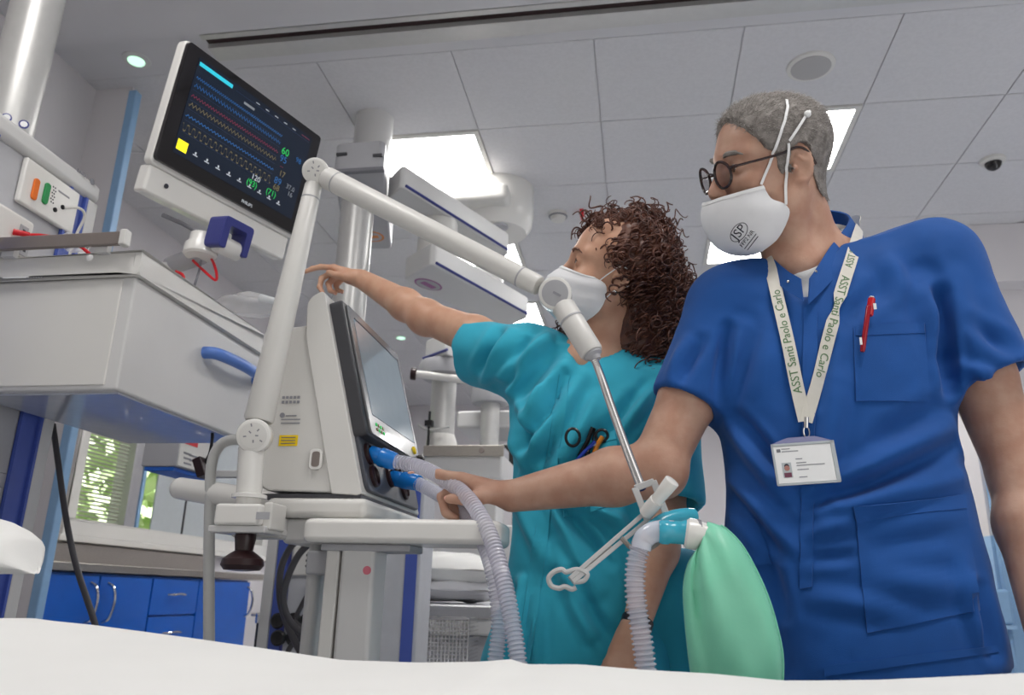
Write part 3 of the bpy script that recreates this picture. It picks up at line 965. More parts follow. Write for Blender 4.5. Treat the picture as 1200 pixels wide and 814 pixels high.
MB().lathe(fp(s1 - .006, VL - .03, .02), fn, [(0, .010), (.012, .011), (.022, .010), (.024, .007)], 18).build('rotary_knob', M['black'], scn)
# port panel below the screen
p0, p1 = LF * .70, LF * .985
mb = MB().prism(rpoly([(p0, .018), (p1, .018), (p1, VL - .02), (p0, VL - .02)], .02, 6), fp(0, 0, -.002), fd, FY, fn * .010)
pp = mb.build('port_panel', mat('slate_panel', rgb(74, 76, 84), .4, noise=.03), t, bevel=.003)
ports = [(.36, .055), (.72, .062), (.60, .17), (.72, .26), (.30, .23)]
for k, (a, yy) in enumerate(ports):
    c = fp(p0 + (p1 - p0) * a, yy, .008)
    MB().lathe(c, fn, [(0, .021), (.006, .021), (.008, .016), (.004, .015), (.003, .004)], 24).build('port', M['brownblack'], pp)
pc1 = fp(p0 + (p1 - p0) * .34, .062, .01)
pc2 = fp(p0 + (p1 - p0) * .60, .18, .01)
M['conn_blue'] = mat('blue_connector', rgb(24, 120, 205), .25, noise=.03, coat=.2)
h1a, h2a = P(464, 541, pc1[1]), P(492, 566, pc2[1] - .02)
MB().cyl(pc1, pc1 + (h1a - pc1) * .45, .0155, .0155, 20, rim=.002).cyl(pc1 + (h1a - pc1) * .40, h1a, .0185, .0165, 20, rim=.003).build('hose_connector', M['conn_blue'], t)
MB().cyl(pc2, pc2 + (h2a - pc2) * .45, .0155, .0155, 20, rim=.002).cyl(pc2 + (h2a - pc2) * .40, h2a, .0175, .0155, 20, rim=.003).build('hose_connector', M['conn_blue'], t)

# ---- trolley under the ventilator
tb = min(B[2], C0[2]) - .008
t = thing('ventilator_trolley', 'white trolley under the ventilator with square post and rounded side table', 'trolley', (-.62, 1.55, 0))
xl, xr = P(300, 590, VY)[0], P(487, 596, VY + .2)[0]
MB().box(xl + .02, B[0] + .012, VY - .006, VY + VL - .01, tb - .035, tb).build('top_plate', M['white'], t, smooth=0, bevel=.012, seg=4)
MB().box(xl + .05, B[0] - .01, VY + .01, VY + VL - .04, tb - .08, tb - .035).build('under_housing', M['offwhite'], t, smooth=0, bevel=.01)
MB().box(B[0] - .02, B[0] + .004, VY + VL - .055, VY + VL - .02, tb - .07, tb - .03).build('hook', M['white_gloss'], t, smooth=0, bevel=.004)
# rounded side table in front
TY = 1.28
l, r2 = P(350, 624, TY), P(585, 626, TY)
zt, zb_ = P(450, 607, TY)[2], P(450, 636, TY)[2]
mb = MB().prism(rpoly([(l[0], TY), (r2[0], TY), (r2[0], TY + .13), (l[0], TY + .13)], .03, 6), (0, 0, zb_), (1, 0, 0), (0, 1, 0), (0, 0, zt - zb_))
mb.build('side_table', M['white_gloss'], t, bevel=.010)
cl, cr = P(384, 700, TY + .03), P(436, 700, TY + .03)
MB().box(cl[0] + .016, cr[0], TY + .03, TY + .10, .12, zb_ + .002).build('post', M['offwhite'], t, smooth=0, bevel=.008)
MB().box(cl[0] - .012, cl[0] + .012, TY + .035, TY + .10, .12, zb_ + .002).build('post_cover', M['white'], t, smooth=0, bevel=.004)
MB().box(cl[0] + .011, cl[0] + .017, TY + .045, TY + .09, .12, zb_).build('cable_slot', M['rail'], t, smooth=0)
MB().box(cl[0] - .02, cr[0] + .06, TY + .028, TY + .11, zb_ - .012, zb_).build('bracket', M['grey'], t, smooth=0, bevel=.003)
q = P(430, 668, TY + .0295)
MB().lathe(q + [0, .0008, 0], (0, -1, 0), [(0, .007), (.0012, .007)], 18).build('logo_dot', mat('logo_red', rgb(205, 110, 125), .5, noise=.02), t)
MB().box(-.82, -.42, TY + .02, TY + .42, .07, .13).build('base', M['white'], t, smooth=0, bevel=.03, seg=4)
MB().box(xl + .09, B[0] - .08, TY + .12, TY + .36, .12, tb - .06).build('column', M['offwhite'], t, smooth=0, bevel=.02)
MB().box(cl[0], B[0] - .09, TY + .08, TY + .2, zb_ - .05, zb_ - .01).build('link_arm', M['grey'], t, smooth=0, bevel=.004)
for sx in (-.79, -.45):
    for sy in (TY + .05, TY + .39):
        MB().cyl((sx - .014, sy, .036), (sx + .014, sy, .036), .036, n=20, rim=.005).cyl((sx, sy, .05), (sx, sy, .09), .012, n=10).build('castor', M['dgrey'], t)
# left push handle, rounded
ha, hb = P(212, 572, 1.50), P(300, 586, 1.44)
MB().tube([ha, ha + (hb - ha) * .5, hb, hb + np.array([.09, .02, -.01])], [.022, .023, .023, .023], 16).ball(ha, .0222).build('push_handle', M['white_gloss'], t)

# ---- circuit support arm
AY = 1.315
t = thing('circuit_arm', 'white jointed hose-support arm rising beside the ventilator with steel gooseneck', 'arm', P(290, 625, AY + .02))
Jb, J1, J2, J3 = P(291, 592, AY), P(299, 511, AY), P(371, 202, AY + .03), P(651, 345, 1.255)
def ring(mb, c, ax, r, l):
    mb.lathe(np.asarray(c) - nrm(ax) * l / 2, ax, [(0, r - .004), (.0015, r - .001), (.004, r), (l - .004, r), (l - .0015, r - .001), (l, r - .004)], 32)
vw = np.array([.12, -.96, -.26])
def joint(c, r, nm, lbl=None):
    ax = nrm(EYE - c) * .9 + np.array([0, -.35, 0])
    mb = MB()
    ring(mb, c, ax, r, .050)
    j = mb.build(nm, M['white_gloss'], t)
    c2 = c + nrm(ax) * .0252
    MB().lathe(c2 - nrm(ax) * .001, ax, [(0, r * .80), (.0018, r * .79), (.0022, r * .7)], 32).build('cap', M['grey'] if lbl == 'plain' else M['white'], j)
    return j, c2, nrm(ax)
j, c2, ax = joint(J1, .030, 'lower_joint')
ux = nrm(np.cross([0, 0, 1], ax))
uz = np.cross(ax, ux)
def marks(j, c2, ax, r):
    ux = nrm(np.cross([0, 0, 1], ax)); uz = np.cross(ax, ux)
    m = MB()
    for k in range(7):
        a = k * 2.4
        q = c2 + (ux * math.cos(a) + uz * math.sin(a)) * r * (.2 + .07 * k)
        m.obox(q, (.0026, .0012, .0004), np.array([ux * math.cos(a) + uz * math.sin(a), -ux * math.sin(a) + uz * math.cos(a), ax]))
    m.build('print', M['ink_soft'], j, smooth=0)
marks(j, c2 + ax * .0012, ax, .030)
j, c2, ax = joint(J2, .0265, 'upper_joint')
marks(j, c2 + ax * .0012, ax, .0265)
j, c2, ax = joint(J3, .028, 'outer_joint', 'plain')
MB().obox(c2 + ax * .0012, (.011, .002, .0005), np.array([nrm(np.cross([0, 0, 1], ax)) * .85 - np.array([0, 0, .5]), np.cross(ax, nrm(np.cross([0, 0, 1], ax)) * .85 - np.array([0, 0, .5])), ax])).build('print', M['ink_soft'], j, smooth=0)
def limb(nm, a, b, r0, r1, n=24, m='white', collars=()):
    a, b = np.asarray(a), np.asarray(b)
    prof = [(0, r0 * .9), (.004, r0), (np.linalg.norm(b - a) - .004, r1), (np.linalg.norm(b - a), r1 * .9)]
    l = MB().lathe(a, b - a, prof, n).build(nm, M[m], t)
    for s, rr in collars:
        c = a + (b - a) * s
        MB().lathe(c - nrm(b - a) * .0015, b - a, [(0, rr), (.003, rr)], n).build('seam', M['grey'], l)
    return l
d = J2 - J1
limb('lower_limb', J1 + d * .05, J2 - d * .05, .0265, .0172, collars=((.03, .0262), (.93, .0181)))
d = J3 - J2
limb('upper_limb', J2 + d * .05, J3 - d * .06, .0225, .0182, collars=((.06, .0228), (.93, .0190)))
E1 = P(694, 414, 1.235)
d = E1 - J3
limb('end_limb', J3 + d * .2, E1, .0205, .0195, collars=((.32, .0212),))
MB().cyl(Jb + [0, 0, .0], J1 + np.array([-.004, 0, -.02]), .0215, .0225, 24).lathe(Jb + np.array([0, 0, .012]), (0, 0, 1), [(0, .030), (.006, .030), (.008, .025)], 28).build('post', M['white_gloss'], t)
bl, br = P(262, 606, AY), P(320, 606, AY)
bt, bb = P(290, 592, AY)[2], P(290, 617, AY)[2]
MB().box(bl[0], br[0] - .008, AY - .035, AY + .05, bb, bt).build('clamp_block', M['white_gloss'], t, smooth=0, bevel=.006)
MB().box(br[0] - .010, br[0] + .006, AY - .02, AY + .04, bb - .006, bt + .004).build('clamp_jaw', M['white'], t, smooth=0, bevel=.004)
MB().box(bl[0] - .01, br[0] + .002, AY - .03, AY + .11, bb - .012, bb).build('rail_plate', M['offwhite'], t, smooth=0, bevel=.003)
q = P(308, 604, AY - .0355)
MB().box(q[0] - .012, q[0] + .012, AY - .0358, AY - .0345, q[2] - .006, q[2] + .006).build('label', M['grey'], t, smooth=0)
kb = P(288, 628, AY)
MB().lathe((kb[0], AY, bb - .012), (0, 0, -1), [(0, .017), (.006, .018), (.028, .015), (.034, .024), (.042, .034), (.052, .036), (.06, .030), (.062, .01)], 28).build('clamp_knob', M['brownblack'], t)
MB().box(xl - .03, xl + .06, AY + .03, VY + .04, bb - .016, bb + .02).build('rail_arm', M['offwhite'], t, smooth=0, bevel=.004)
# gooseneck with ribs
gp = resample(spline([E1 - d * .02, P(704, 440, 1.225), P(716, 475, 1.20), P(734, 525, 1.165), P(752, 572, 1.125)], 40), 170)
MB().lathe(E1, d, [(0, .0155), (.004, .0155), (.008, .010), (.014, .0085)], 20).build('end_cap', M['grey'], t)
MB().tube(gp, [.0066 if i % 2 else .0056 for i in range(170)], 10).build('gooseneck', M['chrome'], t)
# hose holder frame at the gooseneck tip
HY = 1.12
hk = thing('hose_holder', 'pale grey hose holder clipped to the gooseneck tip with a long hooked bar', 'holder', P(760, 600, HY))
M['holder'] = mat('holder_grey', rgb(190, 190, 190), .35, noise=.02)
M['holder_d'] = mat('holder_taupe', rgb(146, 140, 134), .4, noise=.03)
def pl(px, py, dY=0.0):
    return P(px, py, HY + dY)
o1, o2, o3, o4 = pl(744, 572), pl(766, 564), pl(784, 611), pl(764, 622)
def bar(mb, a, b, w, th, up=None):
    a, b = np.asarray(a), np.asarray(b)
    x = nrm(b - a)
    y = nrm(np.cross(x, nrm(EYE - a)))
    z = np.cross(x, y)
    return mb.obox((a + b) / 2, (np.linalg.norm(b - a) / 2, w, th), np.array([x, y, z]))
fr_ = MB()
for a, b in ((o1, o2), (o2, o3), (o3, o4), (o4, o1)):
    bar(fr_, a, b, .0045, .012)
bar(fr_, (o1 + o4) / 2, (o2 + o3) / 2, .0035, .009)
fr_.build('frame', M['holder'], hk, smooth=0, bevel=.0015)
c = (o1 + o2 + o3 + o4) / 4
k1 = MB()
k1.cyl(pl(757, 601, -.012), pl(770, 586, -.03), .010, n=16).cyl(pl(768, 588, -.028), pl(788, 563, -.045), .0085, .0105, 20, rim=.0015)
k1.build('thumb_screw', M['white_gloss'], hk)
MB().lathe(pl(762, 596, -.011), EYE - pl(762, 596), [(0, .007), (.002, .006), (.003, .003)], 14).build('rivet', M['midgrey'], hk)
b1, b2 = pl(755, 607), pl(669, 680, -.02)
mb = MB()
off = nrm(np.cross(b2 - b1, EYE - b1)) * .0048
bar(mb, b1 + off, b2 + off * .6, .0030, .007)
bar(mb, b1 - off, b2 - off * .6, .0030, .007)
bar(mb, b1 + off + (b2 - b1) * .45 - off, b2, .0030, .002)
mb.build('bar', M['holder'], hk, smooth=0, bevel=.001)
loop = [(672, 682), (684, 680), (688, 672), (676, 667), (664, 670), (658, 667), (649, 670), (643, 677), (646, 686), (655, 689), (662, 687), (670, 690), (675, 688)]
MB().tube(spline([pl(x, yv, -.022) for x, yv in loop], 70), .0034, 8).build('hook', M['holder'], hk)
loop = [(728, 630), (734, 636), (740, 641), (750, 638), (757, 643), (765, 640), (772, 634), (768, 628)]
MB().tube(spline([pl(x, yv, -.012) for x, yv in loop], 50), .0036, 8).build('clip', M['holder_d'], hk)

# ---- corrugated hoses
M['hose'] = mat('translucent_hose', rgb(226, 224, 236), .16, alpha=.5, spec=.8, noise=.02, nscale=50)
M['clear_conn'] = mat('clear_connector', rgb(228, 230, 242), .12, alpha=.62, spec=.8, noise=.02)
M['teal_conn'] = mat('teal_connector', rgb(60, 170, 196), .2, alpha=.88, spec=.6, noise=.04, nscale=30)
def hose(pts, r, label, pitch=.0062):
    p = spline(pts, 120)
    L = np.linalg.norm(np.diff(p, axis=0), axis=1).sum()
    n = int(L / pitch) * 4
    p = resample(p, n)
    rr = r * (1 + .12 * np.array([(-1, 1, 1, -1)[i % 4] for i in range(n)]))
    return tag(MB().tube(p, rr, 16, cap=False).build('breathing_hose', M['hose'], smooth=25), label, 'hose', None)
hose([h1a - (h1a - pc1) * .12, P(490, 546, 1.415), P(520, 561, 1.375), P(548, 583, 1.325), P(572, 622, 1.28), P(590, 680, 1.245), P(601, 735, 1.225), P(607, 775, 1.215), P(611, 840, 1.21), P(611, 905, 1.21)], .0122, 'upper clear corrugated breathing hose from the front blue port, ending right of its twin')
hose([h2a - (h2a - pc2) * .12, P(512, 578, 1.49), P(536, 594, 1.42), P(558, 618, 1.34), P(574, 655, 1.29), P(583, 700, 1.275), P(585, 735, 1.265), P(581, 775, 1.26), P(578, 840, 1.26), P(577, 905, 1.26)], .0120, 'lower clear corrugated breathing hose from the rear blue port, behind its twin')
hose([P(752, 638, 1.085), P(746, 655, 1.085), P(744, 685, 1.085), P(747, 715, 1.085), P(752, 745, 1.085), P(757, 785, 1.085), P(761, 830, 1.085), P(765, 900, 1.085)], .0125, 'clear corrugated hose hanging from the white elbow below the hose holder')
# elbow, teal connectors and reservoir bag
BY = 1.075
t = thing('wye_connector', 'clear and teal elbow connector between the hanging hose and the green bag', 'connector', P(770, 630, BY))
MB().tube(spline([P(751, 643, BY), P(754, 632, BY), P(764, 624, BY), P(780, 621, BY), P(790, 621, BY)], 24), [.013] * 6 + [.0138] * 12 + [.0125] * 6, 18).build('elbow', M['clear_conn'], t)
MB().tube(spline([P(764, 622, BY + .02), P(780, 611, BY + .035), P(800, 606, BY + .05), P(812, 606, BY + .06)], 16), .0125, 16).build('branch', M['teal_conn'], t)
e0, e1 = P(772, 623, BY - .002), P(806, 624, BY)
dd = nrm(e1 - e0)
MB().lathe(e0, dd, [(0, .014), (.004, .0155), (.012, .0158), (.014, .0145), (.030, .0148), (.032, .0162), (.042, .0162), (.044, .015)], 26).build('teal_body', M['teal_conn'], t)
MB().lathe(e0 + dd * .042, dd, [(0, .0165), (.008, .018), (.012, .017)], 26).build('grey_ring', M['midgrey'], t)

M['bag'] = mat('mint_green_rubber', rgb(128, 208, 176), .42, noise=.05, nscale=9, bump=.12, bscale=60, sss=.0)
t = thing('breathing_bag', 'mint green breathing bag hanging from the teal connector', 'bag', P(860, 800, BY))
e2 = P(803, 624, BY)
MB().lathe(e2, P(826, 628, BY) - e2, [(0, .0165), (.003, .0195), (.014, .0195), (.022, .017), (.03, .0165)], 26).build('neck_cap', M['white_gloss'], t)
Lp = [(819, 641), (811, 650), (804, 664), (800, 688), (801, 715), (804, 750), (809, 790), (816, 830), (838, 862), (868, 874)]
Rp = [(829, 611), (846, 617), (867, 637), (885, 668), (899, 700), (909, 733), (916, 770), (914, 812), (902, 850), (872, 874)]
lp = resample(spline([P(x, yv, BY) for x, yv in Lp], 60), 40)
rp = resample(spline([P(x, yv, BY) for x, yv in Rp], 60), 40)
g = []
NU = 48
for i in range(40):
    row = []
    a, b = lp[i], rp[i]
    w = np.linalg.norm(b - a)
    th = min(.042, .44 * w) * (math.sin(math.pi * min(1, .5 + .5 * i / 39)) ** .5 if i < 39 else 0.01)
    for j in range(NU):
        an = 2 * math.pi * j / NU
        u = .5 - .5 * math.cos(an)
        s = math.sin(an)
        cr = 0
        if s > 0:      # front side: a fold running down near the left edge and soft creases
            cr = -.012 * math.exp(-((u - .22 + .05 * math.sin(i * .12)) / .055) ** 2) * math.exp(-((i - 10) / 16) ** 2)
            cr += .0018 * math.sin(7 * u + i * .35) * (s ** 2) + .0016 * math.sin(13 * u - i * .22) * s
            cr += .006 * math.exp(-((u - .34) / .10) ** 2) * math.exp(-((i - 8) / 10) ** 2)
        row.append(a + (b - a) * u + np.array([0, -1, 0]) * (th * np.sign(s) * abs(s) ** .8 + cr))
    g.append(row + [row[0]])
MB().grid(g).build('bag_body', M['bag'], t, smooth=70)
sm = MB()
sm.tube(rp[2:38] + [.001, 0, 0], .0018, 6)
sm.build('seam', M['bag'], t)

# ---- pale conduit tube that bends down left of the arm
tag(MB().tube(spline([P(284, 515, 1.46), P(268, 516, 1.46), P(256, 524, 1.46), P(248, 545, 1.46), P(246, 590, 1.46), P(245, 660, 1.46), P(245, 760, 1.46), P(246, 860, 1.46), P(246, 1000, 1.46), (P(246, 1000, 1.46)[0], 1.46, .0)], 90), .0105, 14)
    .build('conduit_tube', M['conduit']), 'pale grey bent tube running down left of the white arm joint', 'tube')

# ---- box with red label hanging below the shelf, and dark bracket
a, b, c_ = P(170, 515, 2.40), P(207, 545, 2.40), P(250, 556, 2.75)
t = thing('supply_box', 'white box with a red label and blue underside below the shelf', 'box', (a[0], 2.5, b[2] - .02))
x0, x1 = a[0], P(207, 540, 2.4)[0]
zb3, zt3 = P(207, 546, 2.4)[2], P(207, 500, 2.4)[2] + .04
yb3 = PX(252, 540, x1)[1]
MB().box(x0, x1, 2.4, yb3, zb3, zt3).build('box', M['grey'], t, smooth=0, bevel=.004)
MB().box(x1 - .001, x1 + .004, 2.405, yb3 - .005, zb3 + .004, zt3 - .004).build('side_panel', M['white_gloss'], t, smooth=0)
MB().box(x0 + .01, x1 - .01, 2.405, yb3 - .01, zb3 - .014, zb3).build('underside', M['cab_blue'], t, smooth=0, bevel=.003)
q0, q1 = PX(215, 517, x1), PX(230, 523, x1)
MB().box(x1 + .003, x1 + .0055, q0[1], q1[1], q1[2] - .004, q0[2] + .012).build('red_label', M['red'], t, smooth=0)
pr_ = MB()
for k in range(5):
    q = PX(214 + (k % 2) * 7, 530 + k * 3, x1)
    pr_.box(x1 + .003, x1 + .0052, q[1], q[1] + .045, q[2] - .003, q[2] + .003)
pr_.build('print', M['ink_soft'], t, smooth=0)
MB().box(x0 + .05, x0 + .075, 2.46, 2.50, zt3, zt3 + .02).box(x0 + .02, x0 + .11, 2.43, 2.55, zt3 + .015, zt3 + .03).build('hanger', M['midgrey'], t, smooth=0)
MB().box(x1 - .05, P(318, 690, 2.7)[0] - .025, 2.72, 2.75, zb3 + .01, zb3 + .035).build('support_bar', M['offwhite'], t, smooth=0, bevel=.004)
q = P(237, 548, 1.9)
t = thing('cable_bracket', 'dark brown bracket holding a thin black cord below the shelf', 'bracket', q)
MB().obox(q, (.012, .02, .026), np.array([[.9, 0, .42], [0, 1, 0], [-.42, 0, .9]])).build('plate', M['brownblack'], t, smooth=0, bevel=.003)
MB().tube(spline([q + [.005, 0, .01], P(246, 530, 1.9), P(249, 510, 1.9), P(247, 495, 1.9)], 20), .004, 8).build('cord', M['black'], t)
# =================================================================== BACKGROUND EQUIPMENT
# second console behind the ventilator with its pole
t = thing('supply_console', 'grey supply console on a metal pole behind the ventilator, with blue edges and gas outlets', 'console', (-1.02, 2.75, .2))
CY = 2.7
cxl, cxr = P(318, 690, CY)[0], P(497, 585, CY)[0]
ctop = P(492, 566, CY)[2]
MB().box(cxl, cxr, CY, CY + .16, .2, ctop).build('cabinet', mat('console_pale', rgb(190, 191, 196), .4, noise=.02), t, smooth=0, bevel=.006)
MB().box(cxl - .01, cxr + .01, CY - .01, CY + .17, ctop, ctop + .03).build('cap', M['offwhite'], t, smooth=0, bevel=.01)
for x in (cxl + .012, cxr - .052):
    MB().box(x, x + .04, CY - .006, CY, .21, ctop).build('channel', M['channel'], t, smooth=0)
MB().box(cxl - .03, cxl + .008, CY - .008, CY + .12, .21, ctop).build('edge_profile', M['offwhite'], t, smooth=0, bevel=.004)
MB().box(cxl + .053, cxl + .062, CY - .008, CY, .21, ctop).build('dark_edge', M['navy'], t, smooth=0)
for px in (358, 388, 412):
    q = P(px, 655, CY)
    so = MB().box(q[0] - .042, q[0] + .042, CY - .014, CY, q[2] - .055, q[2] + .055).build('socket', M['white_gloss'], t, smooth=0, bevel=.006)
    hl = MB()
    for dz in (-.018, 0, .018):
        hl.lathe((q[0] + .012, CY - .0135, q[2] + dz - .005), (0, -1, 0), [(0, .005), (.001, .005)], 10)
    hl.build('socket_holes', M['black'], so)
for py in (727, 747):
    for px in (327, 345, 361, 380):
        q = P(px, py, CY)
        MB().lathe((q[0], CY, q[2]), (0, -1, 0), [(0, .026), (.012, .026), (.016, .021), (.010, .012), (.010, .002)], 20).build('gas_outlet', M['black'], t)
pc = P(414, 300, CY + .06)
ptop = P(414, 195, CY + .06)[2]
MB().cyl((pc[0], CY + .06, ctop + .02), (pc[0], CY + .06, ptop + .06), .066, n=36).build('pole', M['column'], t)
MB().lathe((pc[0], CY + .06, ctop + .03), (0, 0, 1), [(0, .09), (.03, .09), (.04, .07)], 32).build('pole_collar', M['offwhite'], t)
def cable(pts, r, label, Y, name='power_cable', m='cable'):
    return tag(MB().tube(spline([P(x, y_, Y) if len(q) == 2 else P(x, y_, q[2]) for q in pts for x, y_ in [q[:2]]], 50), r, 10).build(name, M[m]), label, 'cable')
cable([(352, 628), (338, 645), (329, 668), (328, 700), (336, 730), (346, 752), (355, 775), (358, 830)], .011, 'outermost thick grey cable loop beside the trolley post', 2.55)
cable([(372, 628), (350, 650), (336, 680), (332, 705), (340, 728), (356, 743), (372, 752), (400, 765)], .011, 'inner thick grey cable loop beside the trolley post', 2.5)
cable([(378, 655), (366, 685), (352, 712), (346, 724)], .008, 'short straight grey cable slanting to a gas outlet', 2.62)
cable([(344, 726), (352, 740), (338, 762), (330, 790)], .009, 'grey cable crossing low under the gas outlets', 2.6)

# ceiling arms
def poly_arm(pts, z, h, name, m, parent, bevel=.02):
    return MB().prism(rpoly([(p[0], p[1]) for p in pts], .03, 4), (0, 0, z), (1, 0, 0), (0, 1, 0), (0, 0, h)).build(name, M[m], parent, bevel=bevel)
zA = P(420, 200, 2.58)[2]
n0, n1 = P(391, 197, 2.58), P(449, 203, 2.58)
f1, f0 = PZ(459, 292, zA), PZ(405, 292, zA)
t = thing('ceiling_pendant', 'white ceiling pendant arm above the metal pole with an orange oval badge', 'pendant', (n0[0], 2.9, zA))
poly_arm([n0, n1, f1, f0], zA, .13, 'arm', 'grey', t)
q = PZ(436, 277, zA)
MB().lathe((q[0], q[1], zA + .001), (0, 0, -1), [(0, .055), (.002, .055)], 26).build('badge', M['copper'], t)
MB().lathe((q[0], q[1], zA - .0008), (0, 0, -1), [(0, .045), (.0008, .045)], 26).build('badge_field', M['grey'], t)
MB().box(q[0] - .03, q[0] + .03, q[1] - .012, q[1] + .012, zA - .003, zA - .001).build('badge_mark', M['copper'], t, smooth=0)
MB().box(n0[0] + .008, n0[0] + .05, 2.572, 2.585, zA + .07, zA + .08).box(n1[0] - .045, n1[0] - .008, 2.572, 2.585, zA + .055, zA + .065).build('vent_slot', M['dgrey'], t, smooth=0)
MB().box(n0[0], n1[0], 2.575, 2.60, zA - .004, zA + .012).build('lip', M['midgrey'], t, smooth=0, bevel=.004)
MB().cyl((f1[0] - .1, f1[1] - .1, zA + .12), (f1[0] - .1, f1[1] - .1, 3.0), .09, n=28).build('ceiling_tube', M['offwhite'], t)

# pendant with two stacked slanting arms and motor head (towards the glaring light)
zB = P(500, 315, 2.9)[2]
def sl_arm(pxs, z, h, nm, parent, m='offwhite', strip=True):
    pts = [PZ(x, y_, z) for x, y_ in pxs]
    o = poly_arm(pts, z, h, nm, m, parent, .018)
    if strip:      # dark rubber line along the lower right edge
        a, b = pts[1], pts[2]
        MB().tube([a + (b - a) * .03 + [0.004, 0, .012], b - (b - a) * .03 + [0.004, 0, .012]], .006, 6).build('edge_line', M['navy'], o)
    return o, pts
t = thing('ceiling_pendant', 'long white slanting pendant arm with a mauve oval badge, behind the reaching woman\'s hand', 'pendant', PZ(540, 340, zB))
o, pts = sl_arm([(472, 328), (506, 309), (620, 372), (588, 386)], zB, .10, 'arm', t)
q = PZ(502, 333, zB)
dl_ = nrm(pts[2] - pts[1])
for r_, z_, mm in ((.075, .001, 'mauve'), (.065, -.0008, 'grey')):
    ring_ = [(math.cos(a) * r_, math.sin(a) * r_ * .62) for a in np.linspace(0, 2 * math.pi, 25)[:-1]]
    MB().prism(ring_, (q[0], q[1], zB - .0015 + z_), dl_, np.cross([0, 0, 1], dl_), (0, 0, -.0015)).build('badge', M[mm], t, smooth=0)
MB().obox((q[0], q[1], zB - .004), (.04, .014, .0008), np.array([dl_, np.cross([0, 0, 1], dl_), [0, 0, 1]])).build('badge_mark', M['mauve'], t, smooth=0)
jp = pts[0] * .35 + pts[1] * .25 + pts[2] * .2 + pts[3] * .2
hp = (pts[0] + pts[1]) / 2 + dl_ * .12
MB().cyl((hp[0], hp[1], zB + .09), (hp[0], hp[1], zB + .30), .085, n=28).build('joint', M['white'], t)
q = P(487, 290, hp[1] - .08)
zC = zB + .27
t2 = thing('ceiling_pendant', 'upper white slanting pendant arm close under the glaring ceiling light', 'pendant', PZ(530, 260, zC))
sl_arm([(452, 236), (470, 218), (597, 297), (570, 318)], zC, .10, 'arm', t2)
hub = PZ(583, 272, 2.74)
t3 = thing('pendant_hub', 'white ceiling pendant motor head half lost in the glare', 'pendant', (hub[0], hub[1], 2.7))
MB().lathe((hub[0], hub[1], 2.72), (0, 0, 1), [(0, .10), (.01, .16), (.05, .19), (.12, .20), (.20, .20), (.28, .20)], 36).build('bell', M['white_gloss'], t3)
MB().lathe((hub[0] - .04, hub[1] - .02, zC + .09), (0, 0, 1), [(0, .075), (2.74 - zC - .09, .075)], 28).build('drop_tube', M['offwhite'], t3)
MB().box(hub[0] - .26, hub[0] + .10, hub[1] - .28, hub[1] - .02, 2.80, 2.90).build('brake_housing', M['white'], t3, smooth=0, bevel=.03)
MB().lathe((hub[0] + .03, hub[1] - .10, 2.745), (0, 0, -1), [(0, .05), (.03, .045), (.04, .02)], 20).build('lock', M['grey'], t3)

# farther pendant: wedge arm, pole, rail, tray
PY = 4.1
t = thing('far_pendant', 'far white pendant with pole, black-ended rail and steel-railed tray', 'pendant', P(520, 545, PY))
wz = P(520, 425, PY)[2]
w0 = [PZ(x, y_, wz) for x, y_ in ((496, 424), (523, 414), (560, 432), (535, 438))]
poly_arm(w0, wz, .12, 'arm', 'offwhite', t)
MB().tube([w0[0] + [0, -.004, .02], w0[1] + [.004, -.004, .02]], .008, 6).build('edge_line', M['navy'], t)
pp0 = P(519, 480, PY)
MB().lathe((pp0[0], PY, wz - .10), (0, 0, 1), [(0, .11), (.02, .14), (.07, .145), (.1, .13)], 28).build('joint', M['grey'], t)
ztray = P(545, 540, PY)[2]
MB().cyl((pp0[0], PY, ztray), (pp0[0], PY, wz), .068, n=28).build('pole', M['column'], t)
MB().lathe((pp0[0], PY, ztray), (0, 0, 1), [(0, .09), (.10, .085), (.14, .07)], 24).build('collar', M['white'], t)
ra, rb = P(486, 438, PY - .15), P(590, 450, PY - .05)
MB().tube([ra, rb, rb + (rb - ra) * .6], .022, 14).build('rail', M['white_gloss'], t)
MB().cyl(ra - (rb - ra) * .045, ra + (rb - ra) * .02, .034, n=16, rim=.006).build('rail_end', M['brownblack'], t)
tl, tr = P(492, 545, PY - .25), P(588, 550, PY - .25)
MB().box(tl[0], tr[0], PY - .25, PY + .25, ztray - .13, ztray).build('tray', M['offwhite'], t, smooth=0, bevel=.012)
MB().box(tl[0] + .02, tr[0] + .01, PY - .27, PY - .255, ztray - .02, ztray + .035).build('tray_rail', M['steel'], t, smooth=0, bevel=.003)
MB().lathe((tr[0] - .10, PY - .271, ztray + .008), (0, -1, 0), [(0, .014), (.004, .013)], 14).build('bolt', M['rail'], t)
q = P(503, 495, PY - .1)
MB().tube([(q[0], q[1], ztray), q + [0, 0, .06]], .007, 8).box(q[0] - .02, q[0] + .02, q[1] - .02, q[1] + .02, q[2] - .02, q[2] + .01).build('stand', M['black'], t)
MB().tube(spline([P(490, 497, PY - .1), P(500, 503, PY - .1), P(515, 502, PY - .1), P(527, 500, PY - .1)], 24), .006, 8).build('arm_wire', M['conduit'], t)
MB().box(tl[0] + .1, tr[0] - .05, PY - .1, PY + .15, 1.12, ztray - .13).build('cabinet', M['offwhite'], t, smooth=0, bevel=.01)

